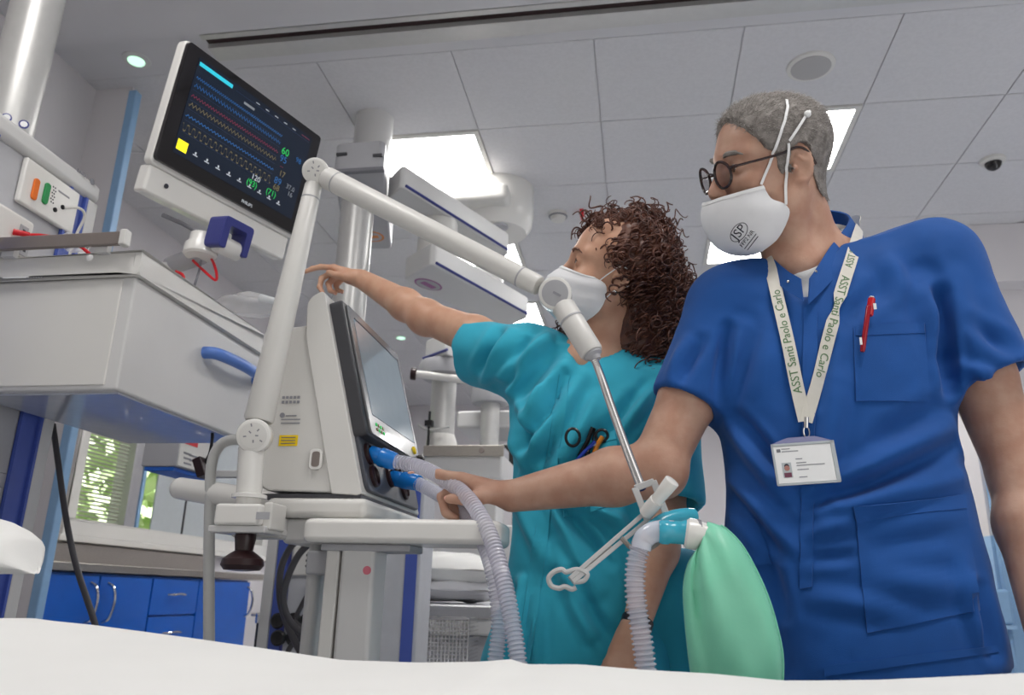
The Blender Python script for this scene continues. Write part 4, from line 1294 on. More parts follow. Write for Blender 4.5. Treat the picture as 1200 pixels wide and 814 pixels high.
PY2 = 5.0
t = thing('far_pendant', 'second far pendant pole with wedge arm, close to the teal sleeve', 'pendant', P(575, 545, PY2))
q = P(574, 500, PY2)
wz = P(570, 470, PY2)[2]
MB().lathe((q[0], PY2, wz - .02), (0, 0, 1), [(0, .12), (.04, .13), (.14, .12)], 24).build('joint', M['grey'], t)
MB().cyl((q[0], PY2, 1.1), (q[0], PY2, wz), .062, n=24).build('pole', M['column'], t)
zz = P(560, 494, PY2)[2]
pts = [P(542, 497, PY2 + .3), P(600, 484, PY2 + .3)]
MB().box(pts[0][0], pts[1][0] + .1, PY2 + .1, PY2 + .6, zz - .02, zz + .10).build('arm', M['offwhite'], t, smooth=0, bevel=.02)
MB().box(pts[0][0] - .02, pts[0][0] + .35, PY2 + .0, PY2 + .2, zz - .30, zz - .16).build('console', M['grey'], t, smooth=0, bevel=.01)
MB().box(pts[0][0] + .10, pts[0][0] + .16, PY2 - .01, PY2 + .0, zz - .55, zz - .2).build('channel', M['guard'], t, smooth=0)
MB().box(q[0] - .35, q[0] + .2, PY2 - .1, PY2 + .2, 1.0, 1.22).build('cabinet', M['offwhite'], t, smooth=0, bevel=.01)
MB().cyl((q[0], PY2, wz + .1), (q[0], PY2, 3.0), .062, n=20).build('column', M['offwhite'], t)
a, b = P(583, 520, 6.0), P(598, 560, 6.0)
tag(MB().box(a[0], b[0] + .2, 6.0, 6.08, b[2] - .02, a[2]).box(a[0] + .12, a[0] + .16, 6.04, 6.08, .95, b[2]).box(a[0], a[0] + .3, 5.98, 6.12, .931, .955).build('far_screen', M['black'], smooth=0, bevel=.02), 'dark screen seen edge-on beside the teal sleeve', 'screen')
q = P(588, 590, 6.0)
t = thing('far_counter', 'low off-white counter under the far dark screen', 'counter', (q[0], 6.0, 0))
MB().box(q[0] - .15, q[0] + .6, 5.85, 6.4, 0, .90).build('body', M['offwhite'], t, smooth=0, bevel=.008)
MB().box(q[0] - .17, q[0] + .62, 5.83, 6.42, .90, .93).build('top', M['steel'], t, smooth=0, bevel=.004)

# ---- second bed behind
t = thing('ward_bed', 'white hospital bed in the background behind the ventilator trolley', 'bed', (-.55, 3.9, 0))
BYf = 3.45
xl2, xr2 = P(441, 715, BYf)[0], P(441, 715, BYf)[0] + 1.0
zt2 = P(510, 708, BYf)[2]
MB().box(xl2, xr2, BYf, BYf + 1.9, zt2 - .12, zt2 - .05).build('bed_frame', M['offwhite'], t, smooth=0, bevel=.015)
MB().box(xl2 - .02, xr2, BYf - .02, BYf + .01, zt2 - .05, zt2).build('side_rail', M['alu'], t, smooth=0, bevel=.008)
MB().box(xl2 + .08, xr2 - .02, BYf + .03, BYf + 1.88, zt2 - .05, zt2 + .004).build('mattress', M['linen'], t, smooth=0, bevel=.04, seg=4)
MB().box(xl2 + .02, xr2, BYf + .06, BYf + 1.84, .15, zt2 - .12).build('underframe', M['grey'], t, smooth=0, bevel=.01)
for x in (xl2 + .1, xr2 - .1):
    for y in (BYf + .1, BYf + 1.75):
        MB().cyl((x - .02, y, .06), (x + .02, y, .06), .06, n=18, rim=.008).cyl((x, y, .07), (x, y, .16), .018, n=10).build('castor', M['dgrey'], t)
def pillow(x0, x1, Y, z0, z1, d, label, m='sheet', seed=1, tilt=0.0, sag=.0):
    rg = np.random.default_rng(seed)
    ph = rg.uniform(0, 6, 6)
    g = []
    for i in range(33):
        row = []
        for j in range(25):
            u, v = i / 32 * 2 - 1, j / 24 * 2 - 1
            e = max(0, (1 - abs(u) ** 3.2)) ** .55 * max(0, (1 - abs(v) ** 3.0)) ** .55
            h = (z1 - z0) * .5 * e * (1 + .06 * math.sin(3 * u + ph[0]) + .05 * math.sin(5 * u + 4 * v + ph[1]))
            wr = .004 * math.sin(9 * u + 5 * v + ph[2]) * e + .003 * math.sin(14 * v - 6 * u + ph[3])
            row.append(((x0 + x1) / 2 + u * (x1 - x0) / 2 * (1 - .05 * abs(v) ** 4), Y + v * d / 2 * (1 - .05 * abs(u) ** 4), h + wr))
        g.append(row)
    g = np.array(g)
    top = g.copy()
    bot = g.copy()
    top[..., 2] = (z0 + z1) / 2 + g[..., 2] + tilt * (g[..., 0] - x0)
    bot[..., 2] = (z0 + z1) / 2 - g[..., 2] * .9 + tilt * (g[..., 0] - x0)
    mb = MB().grid(top).grid(bot)
    o = mb.build('pillow', M[m], None, smooth=180)
    return tag(o, label, 'pillow', None)
a, b, c = P(462, 656, BYf), P(590, 655, BYf), P(520, 683, BYf)
pillow(P(462, 656, BYf + .2)[0], P(592, 655, BYf + .2)[0], BYf + .25, P(510, 684, BYf + .2)[2], P(510, 646, BYf + .2)[2], .42, 'upper white pillow on the background bed, slightly tilted', seed=2, tilt=-.03)
pillow(P(452, 690, BYf + .2)[0], P(585, 690, BYf + .2)[0], BYf + .27, zt2 + .006, P(510, 676, BYf + .2)[2], .46, 'lower white pillow lying flat on the background bed', 'linen', seed=5)
# blue cloth between pillows and things at the bed head
q = P(482, 674, BYf + .1)
tag(MB().ball(q, (.035, .05, .018)).build('blue_cloth', M['cab_blue']), 'small bright blue cloth tucked between the two pillows', 'cloth')
c0 = P(452, 672, 3.75)
t = thing('bed_head', 'beige and blue headboard at the left end of the background bed', 'headboard', (c0[0], 3.75, .0))
MB().box(c0[0] - .07, c0[0] - .005, 3.5, 4.2, .3, c0[2] + .16).build('panel', M['rail'], t, smooth=0, bevel=.02)
MB().box(c0[0] - .01, c0[0] + .04, 3.5, 4.2, .3, c0[2] + .01).build('blue_panel', M['channel'], t, smooth=0, bevel=.01)
MB().cyl((c0[0] - .0, 3.48, .05), (c0[0] - .0, 3.48, c0[2] + .18), .014, n=12).build('upright', M['conduit'], t)
MB().box(c0[0] - .06, c0[0] + .0, 3.55, 3.6, 0.0, .3).box(c0[0] - .06, c0[0] + .0, 4.1, 4.15, 0.0, .3).build('foot', M['grey'], t, smooth=0)
# dark strap hanging right of the trolley post
tag(MB().tube(spline([P(440, 630, 1.39), P(443, 680, 1.39), P(441, 710, 1.39), P(436, 735, 1.39), P(431, 757, 1.39)], 30), [.008] * 15 + list(np.linspace(.008, .002, 15)), 8).build('hanging_strap', M['cable']), 'dark grey strap hanging just right of the trolley post', 'strap')

# ---- wire basket
w0_, w1_ = P(489, 724, 3.2), P(549, 727, 3.2)
zt_, zb_2 = w0_[2], P(518, 800, 3.2)[2]
t = thing('wire_basket', 'chromed wire basket hanging on the side of the background bed', 'basket', ((w0_[0] + w1_[0]) / 2, 3.28, zb_2))
rim = [(w0_[0], 3.2, zt_), (w1_[0], 3.2, zt_), (w1_[0], 3.40, zt_), (w0_[0], 3.40, zt_)]
MB().tube(rim, .005, 8, closed=True).tube([(x, y, zb_2) for x, y, z in rim], .004, 8, closed=True).build('rim', M['chrome'], t)
wn = MB()
for k in range(15):
    x = w0_[0] + (w1_[0] - w0_[0]) * k / 14
    wn.tube([(x, 3.2, zt_), (x, 3.2, zb_2)], .0021, 5)
for k in range(17):
    z = zb_2 + (zt_ - zb_2) * k / 16
    wn.tube([(w0_[0], 3.40, z), (w0_[0], 3.2, z), (w1_[0], 3.2, z), (w1_[0], 3.40, z)], .0021, 5)
o = wn.build('wire_mesh', M['chrome'], t)
o['kind'] = 'stuff'
MB().box(w0_[0] + .03, w0_[0] + .05, 3.395, BYf - .018, zt_ - .01, zt_ + .004).box(w1_[0] - .05, w1_[0] - .03, 3.395, BYf - .018, zt_ - .01, zt_ + .004).build('hanger', M['alu'], t, smooth=0)

# ---- white cabinet and red bag glimpsed between the two people
a = P(786, 692, 3.2)
t = thing('white_cart', 'low white cart glimpsed between the teal and blue tunics', 'cart', (a[0] + .1, 3.4, 0))
MB().box(a[0] - .10, a[0] + .40, 3.2, 3.7, .10, a[2] - .02).build('body', M['white_gloss'], t, smooth=0, bevel=.02)
MB().box(a[0] - .12, a[0] + .42, 3.18, 3.72, a[2] - .02, a[2]).build('top', M['white'], t, smooth=0, bevel=.006)
MB().box(a[0] - .06, a[0] + .36, 3.25, 3.65, 0, .1).build('plinth', M['midgrey'], t, smooth=0)
q = P(793, 672, 3.3)
t = thing('red_bag', 'small dark red bag standing on the low white cart', 'bag', (q[0], 3.3, a[2]))
MB().box(q[0] - .07, q[0] + .07, 3.26, 3.38, a[2], a[2] + .13).build('bag', mat('dark_red_fabric', rgb(150, 20, 40), .6, noise=.1), t, smooth=0, bevel=.03, seg=4)
MB().box(q[0] - .075, q[0] + .075, 3.255, 3.385, a[2], a[2] + .045).build('base_band', M['dgrey'], t, smooth=0, bevel=.01)
tag(MB().cyl((q[0] - .015, 3.5, a[2]), (q[0] - .015, 3.5, a[2] + .2), .05, n=20, rim=.01).build('paper_roll', M['paper']), 'white paper roll behind the red bag', 'roll')

# =================================================================== FOREGROUND BED
t = thing('hospital_bed', 'foreground bed with a white sheet filling the bottom of the view', 'bed', (0, 0, 0))
edge_px = [(-200, 722), (-40, 724), (40, 724), (60, 727), (110, 732), (230, 748), (300, 758), (400, 773), (491, 776), (560, 775), (601, 772), (616, 778), (680, 778), (748, 784), (836, 789), (917, 797), (960, 797), (1033, 796), (1100, 793), (1200, 788), (1400, 776)]
EY_ = .94
ex_ = np.array([P(x, y, EY_)[0] for x, y in edge_px])
ez_ = np.array([P(x, y, EY_)[2] for x, y in edge_px])
def sheet_z(x, y):
    ze = np.interp(x, ex_, ez_)
    k = max(0, min(1, (y - .25) / (EY_ - .25)))
    k = k * k * (3 - 2 * k)
    base = .715 + .006 * math.sin(6 * x + 3 * y) + .005 * math.sin(11 * y - 4 * x) + .003 * math.sin(23 * x + 9 * y)
    return base * (1 - k) + (ze + .002 * math.sin(30 * x + 12 * (y - EY_)) * (1 - k)) * k
g = []
xs_ = np.linspace(-1.0, .92, 190)
ys_ = list(np.linspace(-.9, EY_, 90))
for x in xs_:
    row = [(x, y, sheet_z(x, y)) for y in ys_]
    ze = row[-1][2]
    for k in range(1, 15):      # roll over the edge and hang down
        a = min(k, 5) / 5 * math.pi / 2
        dz = .03 * (1 - math.cos(a)) + max(0, k - 5) * .03
        yy = EY_ + .03 * math.sin(a) + .006 * math.sin(16 * x + k) * (k > 5)
        row.append((x, yy, ze - dz))
    g.append(row)
MB().grid(g).build('sheet', M['sheet'], t, smooth=180)
MB().box(-.97, .89, -.88, .93, .55, .70).build('mattress', M['linen'], t, smooth=0, bevel=.04, seg=4)
MB().box(-.99, .91, -.9, .93, .42, .55).build('bed_frame', M['offwhite'], t, smooth=0, bevel=.02)
for x in (-.85, .77):
    for y in (-.75, .78):
        MB().cyl((x, y, .1), (x, y, .43), .03, n=14).cyl((x - .02, y, .065), (x + .02, y, .065), .065, n=18, rim=.01).build('leg', M['grey'], t)
# folded white corner at the left edge
g = []
rim_px = [(-60, 585), (-20, 602), (5, 611), (22, 622), (31, 628), (35, 640), (42, 671)]
bot_px = [(-60, 668), (-20, 672), (5, 673), (22, 672), (31, 671.5), (37, 671.5), (42, 672)]
rp_ = resample(spline([P(x, y, 1.16) for x, y in rim_px], 40), 30)
bp_ = resample(spline([P(x, y, 1.14) for x, y in bot_px], 40), 30)
for i in range(30):
    row = []
    for k in range(25):
        a = 2 * math.pi * k / 24
        c = (rp_[i] + bp_[i]) / 2
        hh = (rp_[i] - bp_[i]) / 2
        d = .075 * min(1, (29 - i) / 12 + .08)
        row.append(c + hh * math.sin(a) + np.array([0, 1, 0]) * d * math.cos(a) + .002 * math.sin(5 * a + i * .5) * np.array([0, 1, .5]))
    g.append(row)
o = MB().grid(g).build('pillow_corner', M['sheet'], None, smooth=180)
tag(o, 'white pillow corner jutting in at the left edge above the sheet', 'pillow')

zl_ = P(0, 673, 1.14)[2] - .012
t = thing('linen_trolley', 'white linen trolley just outside the left edge carrying the pillow', 'trolley', (-1.3, 1.15, 0))
MB().box(-1.43, -1.16, 1.06, 1.30, zl_ - .03, zl_).build('top', M['offwhite'], t, smooth=0, bevel=.006)
for x in (-1.41, -1.18):
    for y in (1.08, 1.28):
        MB().cyl((x, y, 0), (x, y, zl_ - .03), .012, n=10).build('leg', M['grey'], t)
# =================================================================== SMOOTH-UNION MODELLING (signed distance + surface nets)
def axis(lo, hi, fine, h):
    """coordinate axis with finer steps inside the listed (a, b, step) spans"""
    out = [lo]
    while out[-1] < hi:
        x = out[-1]
        s = h
        for a, b, f in fine:
            if a - 2 * f <= x <= b:
                s = min(s, f)
        out.append(x + s)
    return np.array(out)


class SDF:
    def __init__(s, xs, ys, zs):
        s.ax = [xs, ys, zs]
        s.D = np.full((len(xs), len(ys), len(zs)), 0.5, np.float32)

    def sub(s, lo, hi, m):
        sl = []
        for a, l, h in zip(s.ax, lo, hi):
            i, j = np.searchsorted(a, l - m), np.searchsorted(a, h + m)
            if j <= i:
                return None, None
            sl.append(slice(i, j))
        X = s.ax[0][sl[0]][:, None, None]
        Y = s.ax[1][sl[1]][None, :, None]
        Z = s.ax[2][sl[2]][None, None, :]
        return tuple(sl), (X, Y, Z)

    def put(s, sl, d, k, op):
        A = s.D[sl]
        if op == 'u':
            if k > 0:
                h = np.maximum(k - np.abs(A - d), 0) / k
                s.D[sl] = np.minimum(A, d) - h * h * k * .25
            else:
                s.D[sl] = np.minimum(A, d)
        else:
            d = -d
            if k > 0:
                h = np.maximum(k - np.abs(A - d), 0) / k
                s.D[sl] = np.maximum(A, d) + h * h * k * .25
            else:
                s.D[sl] = np.maximum(A, d)

    def rc(s, a, b, ra, rb, k=.012, op='u'):
        a, b = np.asarray(a, float), np.asarray(b, float)
        r = max(ra, rb)
        sl, g = s.sub(np.minimum(a, b) - r, np.maximum(a, b) + r, k + .02)
        if sl is None:
            return s
        d = b - a
        L2 = d @ d + 1e-12
        t = ((g[0] - a[0]) * d[0] + (g[1] - a[1]) * d[1] + (g[2] - a[2]) * d[2]) / L2
        t = np.clip(t, 0, 1)
        q = np.sqrt((g[0] - a[0] - t * d[0]) ** 2 + (g[1] - a[1] - t * d[1]) ** 2 + (g[2] - a[2] - t * d[2]) ** 2) - (ra + t * (rb - ra))
        s.put(sl, q.astype(np.float32), k, op)
        return s

    def chain(s, pts, rs, k=.012, op='u'):
        for i in range(len(pts) - 1):
            s.rc(pts[i], pts[i + 1], rs[i], rs[i + 1], k, op)
        return s

    def ell(s, c, r, k=.012, R=None, op='u'):
        c, r = np.asarray(c, float), np.asarray(r, float)
        R = np.eye(3) if R is None else R           # rows: local axes in world
        e = np.sqrt(((R * r[:, None]) ** 2).sum(0))
        sl, g = s.sub(c - e, c + e, k + .02)
        if sl is None:
            return s
        q = [(g[0] - c[0]) * R[i, 0] + (g[1] - c[1]) * R[i, 1] + (g[2] - c[2]) * R[i, 2] for i in range(3)]
        k0 = np.sqrt(sum((q[i] / r[i]) ** 2 for i in range(3))) + 1e-9
        k1 = np.sqrt(sum((q[i] / r[i] ** 2) ** 2 for i in range(3))) + 1e-9
        s.put(sl, (k0 * (k0 - 1) / k1).astype(np.float32), k, op)
        return s

    def obox(s, c, h, R, rd=.003, k=.0, op='u'):
        c, h = np.asarray(c, float), np.asarray(h, float)
        R = np.asarray(R)
        e = (np.abs(R) * h[:, None]).sum(0)
        sl, g = s.sub(c - e, c + e, k + .02)
        if sl is None:
            return s
        q = [np.abs((g[0] - c[0]) * R[i, 0] + (g[1] - c[1]) * R[i, 1] + (g[2] - c[2]) * R[i, 2]) - h[i] + rd for i in range(3)]
        out = np.sqrt(sum(np.maximum(x, 0) ** 2 for x in q))
        ins = np.minimum(np.maximum(np.maximum(q[0], q[1]), q[2]), 0)
        s.put(sl, (out + ins - rd).astype(np.float32), k, op)
        return s

    def loft(s, rows, shear=0.0, x0=0.0, n=2.4, k=.02, op='u'):
        """rows: (z', cx, cy, half width, half depth) from bottom to top; z' = z - shear (x - x0)"""
        rows = np.asarray(sorted(rows), float)
        zt = np.linspace(rows[0, 0], rows[-1, 0], 120)
        tab = np.stack([np.interp(zt, rows[:, 0], rows[:, i]) for i in range(1, 5)], 1)
        ker = np.hanning(17)
        ker /= ker.sum()
        tab = np.stack([np.convolve(np.pad(tab[:, i], 8, 'edge'), ker, 'valid') for i in range(4)], 1)
        lo = np.array([(tab[:, 0] - tab[:, 2]).min(), (tab[:, 1] - tab[:, 3]).min(), rows[0, 0] - abs(shear) * .4])
        hi = np.array([(tab[:, 0] + tab[:, 2]).max(), (tab[:, 1] + tab[:, 3]).max(), rows[-1, 0] + abs(shear) * .4])
        sl, g = s.sub(lo, hi, k + .02)
        X, Y, Z = g
        zp = Z - shear * (X - x0) + 0 * Y
        cx, cy, hw, hd = [np.interp(zp, zt, tab[:, i]) for i in range(4)]
        rho = ((np.abs(X - cx) / hw) ** n + (np.abs(Y - cy) / hd) ** n) ** (1 / n)
        d = (rho - 1) * np.minimum(hw, hd)
        cap = np.maximum(zp - zt[-1], zt[0] - zp)
        d = np.maximum(d, cap)
        s.put(sl, d.astype(np.float32), k, op)
        return s

    def mesh(s):
        D, (xs, ys, zs) = s.D, s.ax
        S = D < 0
        nx, ny, nz = D.shape
        cid, cp, quads = [], [], []
        lid = lambda i, j, k: (i * ny + j) * nz + k
        for a in range(3):
            n1 = [slice(None)] * 3
            n2 = [slice(None)] * 3
            n1[a], n2[a] = slice(0, -1), slice(1, None)
            c = S[tuple(n1)] != S[tuple(n2)]
            b, e = (a + 1) % 3, (a + 2) % 3
            I = np.array(np.nonzero(c))
            ok = (I[b] > 0) & (I[e] > 0)
            I = I[:, ok]
            J = I.copy()
            J[a] += 1
            d0, d1 = D[tuple(I)], D[tuple(J)]
            t = d0 / (d0 - d1)
            p = np.stack([s.ax[q][I[q]] for q in range(3)], 1)
            p[:, a] += t * (s.ax[a][J[a]] - s.ax[a][I[a]])
            four = []
            for ob, oe in ((0, 0), (-1, 0), (-1, -1), (0, -1)):
                K = I.copy()
                K[b] += ob
                K[e] += oe
                ids = lid(*K)
                cid.append(ids)
                cp.append(p)
                four.append(ids)
            q = np.stack(four, 1)
            flip = d0 > 0
            q[flip] = q[flip][:, ::-1]
            quads.append(q)
        cid = np.concatenate(cid)
        cp = np.concatenate(cp)
        u, inv = np.unique(cid, return_inverse=True)
        cnt = np.bincount(inv)
        V = np.stack([np.bincount(inv, cp[:, q]) / cnt for q in range(3)], 1)
        Q = np.searchsorted(u, np.concatenate(quads))
        return V, Q


def vnormals(V, Q):
    n = np.cross(V[Q[:, 2]] - V[Q[:, 0]], V[Q[:, 3]] - V[Q[:, 1]])
    N = np.zeros_like(V)
    for i in range(4):
        for a in range(3):
            N[:, a] += np.bincount(Q[:, i], n[:, a], minlength=len(V))
    return N / (np.linalg.norm(N, axis=1)[:, None] + 1e-12)


def laplace(V, Q, it=2, w=.5):
    e = np.concatenate([Q[:, [0, 1]], Q[:, [1, 2]], Q[:, [2, 3]], Q[:, [3, 0]]])
    e = np.concatenate([e, e[:, ::-1]])
    cnt = np.bincount(e[:, 0], minlength=len(V))[:, None] + 1e-9
    for _ in range(it):
        A = np.stack([np.bincount(e[:, 0], V[e[:, 1], a], minlength=len(V)) for a in range(3)], 1) / cnt
        V = V + (A - V) * w
    return V


def proj(V):
    d = V - EYE
    z = d @ _fw
    return np.stack([600 + FPX * (d @ _rt) / z, 407 - FPX * (d @ _up) / z], 1)


def snoise(V, sc, seed, octs=3):
    """cheap smooth noise: sum of random plane waves"""
    rg = np.random.default_rng(seed)
    out = np.zeros(len(V))
    a = 1.0
    for o in range(octs):
        for _ in range(5):
            k = rg.normal(size=3)
            k = k / np.linalg.norm(k) * sc * (2 ** o) * rg.uniform(.7, 1.3)
            out += a * np.sin(V @ k * 6.283 + rg.uniform(0, 6.283))
        a *= .5
    return out / 5


def folds(V, N, segs, scale=1.0):
    """cloth folds: soft ridges (+) and creases (-) along traced lines, on the side of the cloth that faces the room"""
    uv = proj(V)
    view = V - EYE
    view /= np.linalg.norm(view, axis=1)[:, None]
    f = np.clip(-(N * view).sum(1) * 2.2, 0, 1)
    out = np.zeros(len(V))
    for x0, y0, x1, y1, w, a in segs:
        p, d = np.array([x0, y0]), np.array([x1 - x0, y1 - y0])
        L = d @ d
        t = ((uv - p) @ d) / L
        tc = np.clip(t, 0, 1)
        dist = np.linalg.norm(uv - p - tc[:, None] * d, axis=1)
        fade = np.sin(np.pi * np.clip(tc * .86 + .07, 0, 1)) ** .6
        q = dist / w
        out += a * np.exp(-q * q) * fade - a * .35 * np.exp(-((q - 1.7) / .8) ** 2) * fade
    return out * f * scale


def sdf_obj(name, V, Q, m, parent, smooth=True):
    me = bpy.data.meshes.new(name)
    W = V - ORG[parent]
    me.vertices.add(len(W))
    me.vertices.foreach_set('co', W.astype(np.float32).ravel())
    me.loops.add(len(Q) * 4)
    me.loops.foreach_set('vertex_index', Q.astype(np.int32).ravel())
    me.polygons.add(len(Q))
    me.polygons.foreach_set('loop_start', np.arange(len(Q), dtype=np.int32) * 4)
    me.update(calc_edges=True)
    me.validate()
    me.polygons.foreach_set('use_smooth', [smooth] * len(me.polygons))
    o = put(name, me, m, parent)
    ORG[o] = ORG[parent]
    return o


def bvh_of(V, Q):
    return BVHTree.FromPolygons([tuple(v) for v in V], [tuple(int(i) for i in q) for q in Q])


def hit(bvhs, px, py, off=.0):
    """nearest point of the given surfaces along the sight line of a pixel, lifted off along the surface normal"""
    d = nrm(ray(px, py))
    best = None
    for b in (bvhs if isinstance(bvhs, (list, tuple)) else [bvhs]):
        h = b.ray_cast(Vector(EYE), Vector(d))
        if h[0] is not None and (best is None or h[3] < best[3]):
            best = h
    if best is None:
        return None, None
    n = np.array(best[1])
    if n @ d > 0:
        n = -n
    return np.array(best[0]) + n * off, n


def patch(bvhs, quad, nu, nv, off, th, name, m, parent, edge=None):
    """a piece of cloth lying on a surface; quad = TL TR BR BL in frame pixels"""
    q = np.array(quad, float)
    g = np.zeros((nu, nv, 3))
    gn = np.zeros((nu, nv, 3))
    ok = np.zeros((nu, nv), bool)
    for i in range(nu):
        for j in range(nv):
            u, v = i / (nu - 1), j / (nv - 1)
            c = (1 - u) * (1 - v) * q[0] + u * (1 - v) * q[1] + u * v * q[2] + (1 - u) * v * q[3]
            h, n = hit(bvhs, c[0], c[1], off)
            if h is not None:
                g[i, j], gn[i, j], ok[i, j] = h, n, True
    gd = np.argwhere(ok)
    for i, j in np.argwhere(~ok):
        k = gd[np.argmin(((gd - [i, j]) ** 2).sum(1))]
        g[i, j], gn[i, j] = g[k[0], k[1]] + RNG.normal(size=3) * 1e-4, gn[k[0], k[1]]
    for _ in range(2):
        gn[1:-1] = (gn[:-2] + gn[1:-1] + gn[2:]) / 3
    gn /= np.linalg.norm(gn, axis=2)[..., None]
    return MB().slab(g, gn * th).build(name, m, parent, smooth=50)


class HeadFrame:
    def __init__(s, o, yaw, pitch, roll, sc=1.0):
        R = Matrix.Rotation(math.radians(yaw), 3, 'Z') @ Matrix.Rotation(math.radians(pitch), 3, 'Y') @ Matrix.Rotation(math.radians(roll), 3, 'X')
        s.R = np.array(R)          # columns: forward, left, up
        s.o = np.asarray(o, float)
        s.sc = sc

    def p(s, x, y, z):
        return s.o + s.R @ (np.array([x, y, z], float) * s.sc)

    def loc(s, V):
        return ((V - s.o) @ s.R) / s.sc


def head_prims(S, H, fem=False):
    R = H.R.T
    p, sc = H.p, H.sc
    E = lambda c, r, k=.012, op='u', RR=None: S.ell(p(*c), np.array(r) * sc, k, R if RR is None else RR, op)
    Cn = lambda a, b, ra, rb, k=.012, op='u': S.rc(p(*a), p(*b), ra * sc, rb * sc, k, op)
    jw = .046 if fem else .054
    E((-.014, 0, .045), (.096, .076, .084))
    E((.030, 0, .035), (.066, .064, .080), .03)
    E((.034, 0, -.045), (.056, .054, .062), .03)
    for s in (-1, 1):
        Cn((-.004, s * jw * 1.08, -.035), (.018, s * jw, -.068), .020, .018, .03)
        Cn((.018, s * jw, -.068), (.074, s * .016, -.098), .018, .015, .03)
        E((.058, s * .043, -.018), (.030, .022, .022), .025)
        Cn((.090, s * .010, .034), (.070, s * .050, .036), .009 if fem else .011, .008, .018)
        E((.103, s * .033, .014), (.020, .019, .012), .014, 's')
        E((.0795, s * .032, .016), (.0150, .0150, .0135), .004)
        E((.0955, s * .032, .0155), (.0085, .0130, .0058), .002, 's')
        E((.108, s * .010, -.027), (.010, .0075, .008), .008)
        # ear
        e1 = nrm(R[0] * .94 + R[2] * .2 - R[1] * s * -.25)
        e1 = nrm(R[0] * .92 - R[1] * s * .38)
        e2 = nrm(R[2] * .97 - R[0] * .22)
        e2 = nrm(e2 - e1 * (e1 @ e2))
        e3 = np.cross(e1, e2)
        RE = np.array([e1, e2, e3])
        E((-.012, s * .079, .002), (.019, .033, .0055), .004, 'u', RE)
        ec = H.loc(p(-.010, s * .0795, .005) + e3 * np.sign(e3 @ R[1]) * s * .0055 * sc)
        E(ec, (.0125, .0225, .0058), .003, 's', RE)
        Cn((-.004, s * .080, .016), (-.016, s * .083, .006), .003, .0028, .004)
        E((.004, s * .078, -.004), (.005, .008, .005), .004, 'u')
        E((-.006, s * .078, -.027), (.008, .009, .0055), .006, 'u')
    E((.078, 0, -.100), (.018, .020, .016), .02)
    Cn((.094, 0, .022), (.116, 0, -.020), .0075, .0105, .014)
    Cn((.089, -.018, -.058), (.089, .018, -.058), .008, .008, .01)
    Cn((.088, -.015, -.069), (.088, .015, -.069), .008, .008, .01)
    E((.104, 0, -.0635), (.008, .022, .0016), .002, 's')


def eyes(H, parent, look=(.99, .0, .0)):
    p = H.p
    for s in (-1, 1):
        c = p(.0800, s * .032, .0155)
        e = MB().ball(c, .0122 * H.sc, 18, 12).build('eye', MAT_EYE, parent)
        d = nrm(H.R @ np.array([look[0], look[1], look[2]]))
        MB().lathe(c + d * .0110 * H.sc, d, [(0, .0060), (.0012, .0056), (.0016, .002)], 18).build('iris', MAT_IRIS, e)


def hand(S, w, fwd, dors, lat_sign, fing, thumb, sc=1.0, k=.006):
    """palm with five separate fingers; fing = four lists (spread, bend1, bend2, bend3) in degrees, index first; thumb = three local points"""
    f = nrm(fwd)
    d = nrm(np.asarray(dors) - f * (f @ np.asarray(dors)))
    l = np.cross(d, f) * lat_sign              # towards the thumb
    q = lambda x, y, z: np.asarray(w) + (f * x + l * y + d * z) * sc
    ks = [(.088, .026), (.092, .008), (.088, -.011), (.079, -.028)]
    for i, (x, y) in enumerate(ks):
        S.rc(q(.002, y * .45, 0), q(x, y, 0), .0155 * sc, .0105 * sc, .014)
    S.rc(q(.02, .012, -.006), q(.06, .022, -.008), .014 * sc, .012 * sc, .012)
    S.rc(q(.02, -.014, -.006), q(.055, -.02, -.006), .014 * sc, .011 * sc, .012)
    lens = [(.043, .026, .021), (.047, .030, .022), (.043, .028, .021), (.034, .021, .019)]
    tips = []
    for (x, y), L, (sp_, b1, b2, b3) in zip(ks, lens, fing):
        a = math.radians(sp_)
        fd_ = f * math.cos(a) + l * math.sin(a)
        pt = q(x, y, 0)
        ang = 0
        rad = [.0098, .0088, .0080, .0068]
        if y < -.02:
            rad = [r * .88 for r in rad]
        for j, (len_, b) in enumerate(zip(L, (b1, b2, b3))):
            ang += math.radians(b)
            nx = pt + (fd_ * math.cos(ang) - d * math.sin(ang)) * len_ * sc
            S.rc(pt, nx, rad[j] * sc, rad[j + 1] * sc, .003 if j else .006)
            pt = nx
        tips.append((pt, fd_ * math.cos(ang) - d * math.sin(ang), fd_ * math.sin(ang) + d * math.cos(ang)))
    tp = [q(*x) for x in thumb]
    S.rc(q(.018, .016, -.006), tp[0], .0155 * sc, .0125 * sc, .012)
    S.rc(tp[0], tp[1], .0125 * sc, .0105 * sc, .005)
    S.rc(tp[1], tp[2], .0105 * sc, .0082 * sc, .003)
    dd = nrm(tp[2] - tp[1])
    tips.append((tp[2], dd, nrm(np.cross(dd, np.cross(l, dd)))))
    return tips


def nails(tips, parent, m, sc=1.0):
    for p, dr, up in tips:
        up = nrm(up - dr * (up @ dr))
        MB().ball(p + up * .0052 * sc + dr * .001 * sc, (.0062 * sc, .0046 * sc, .0018 * sc), 12, 8, np.array([dr, np.cross(up, dr), up])).build('nail', m, parent)


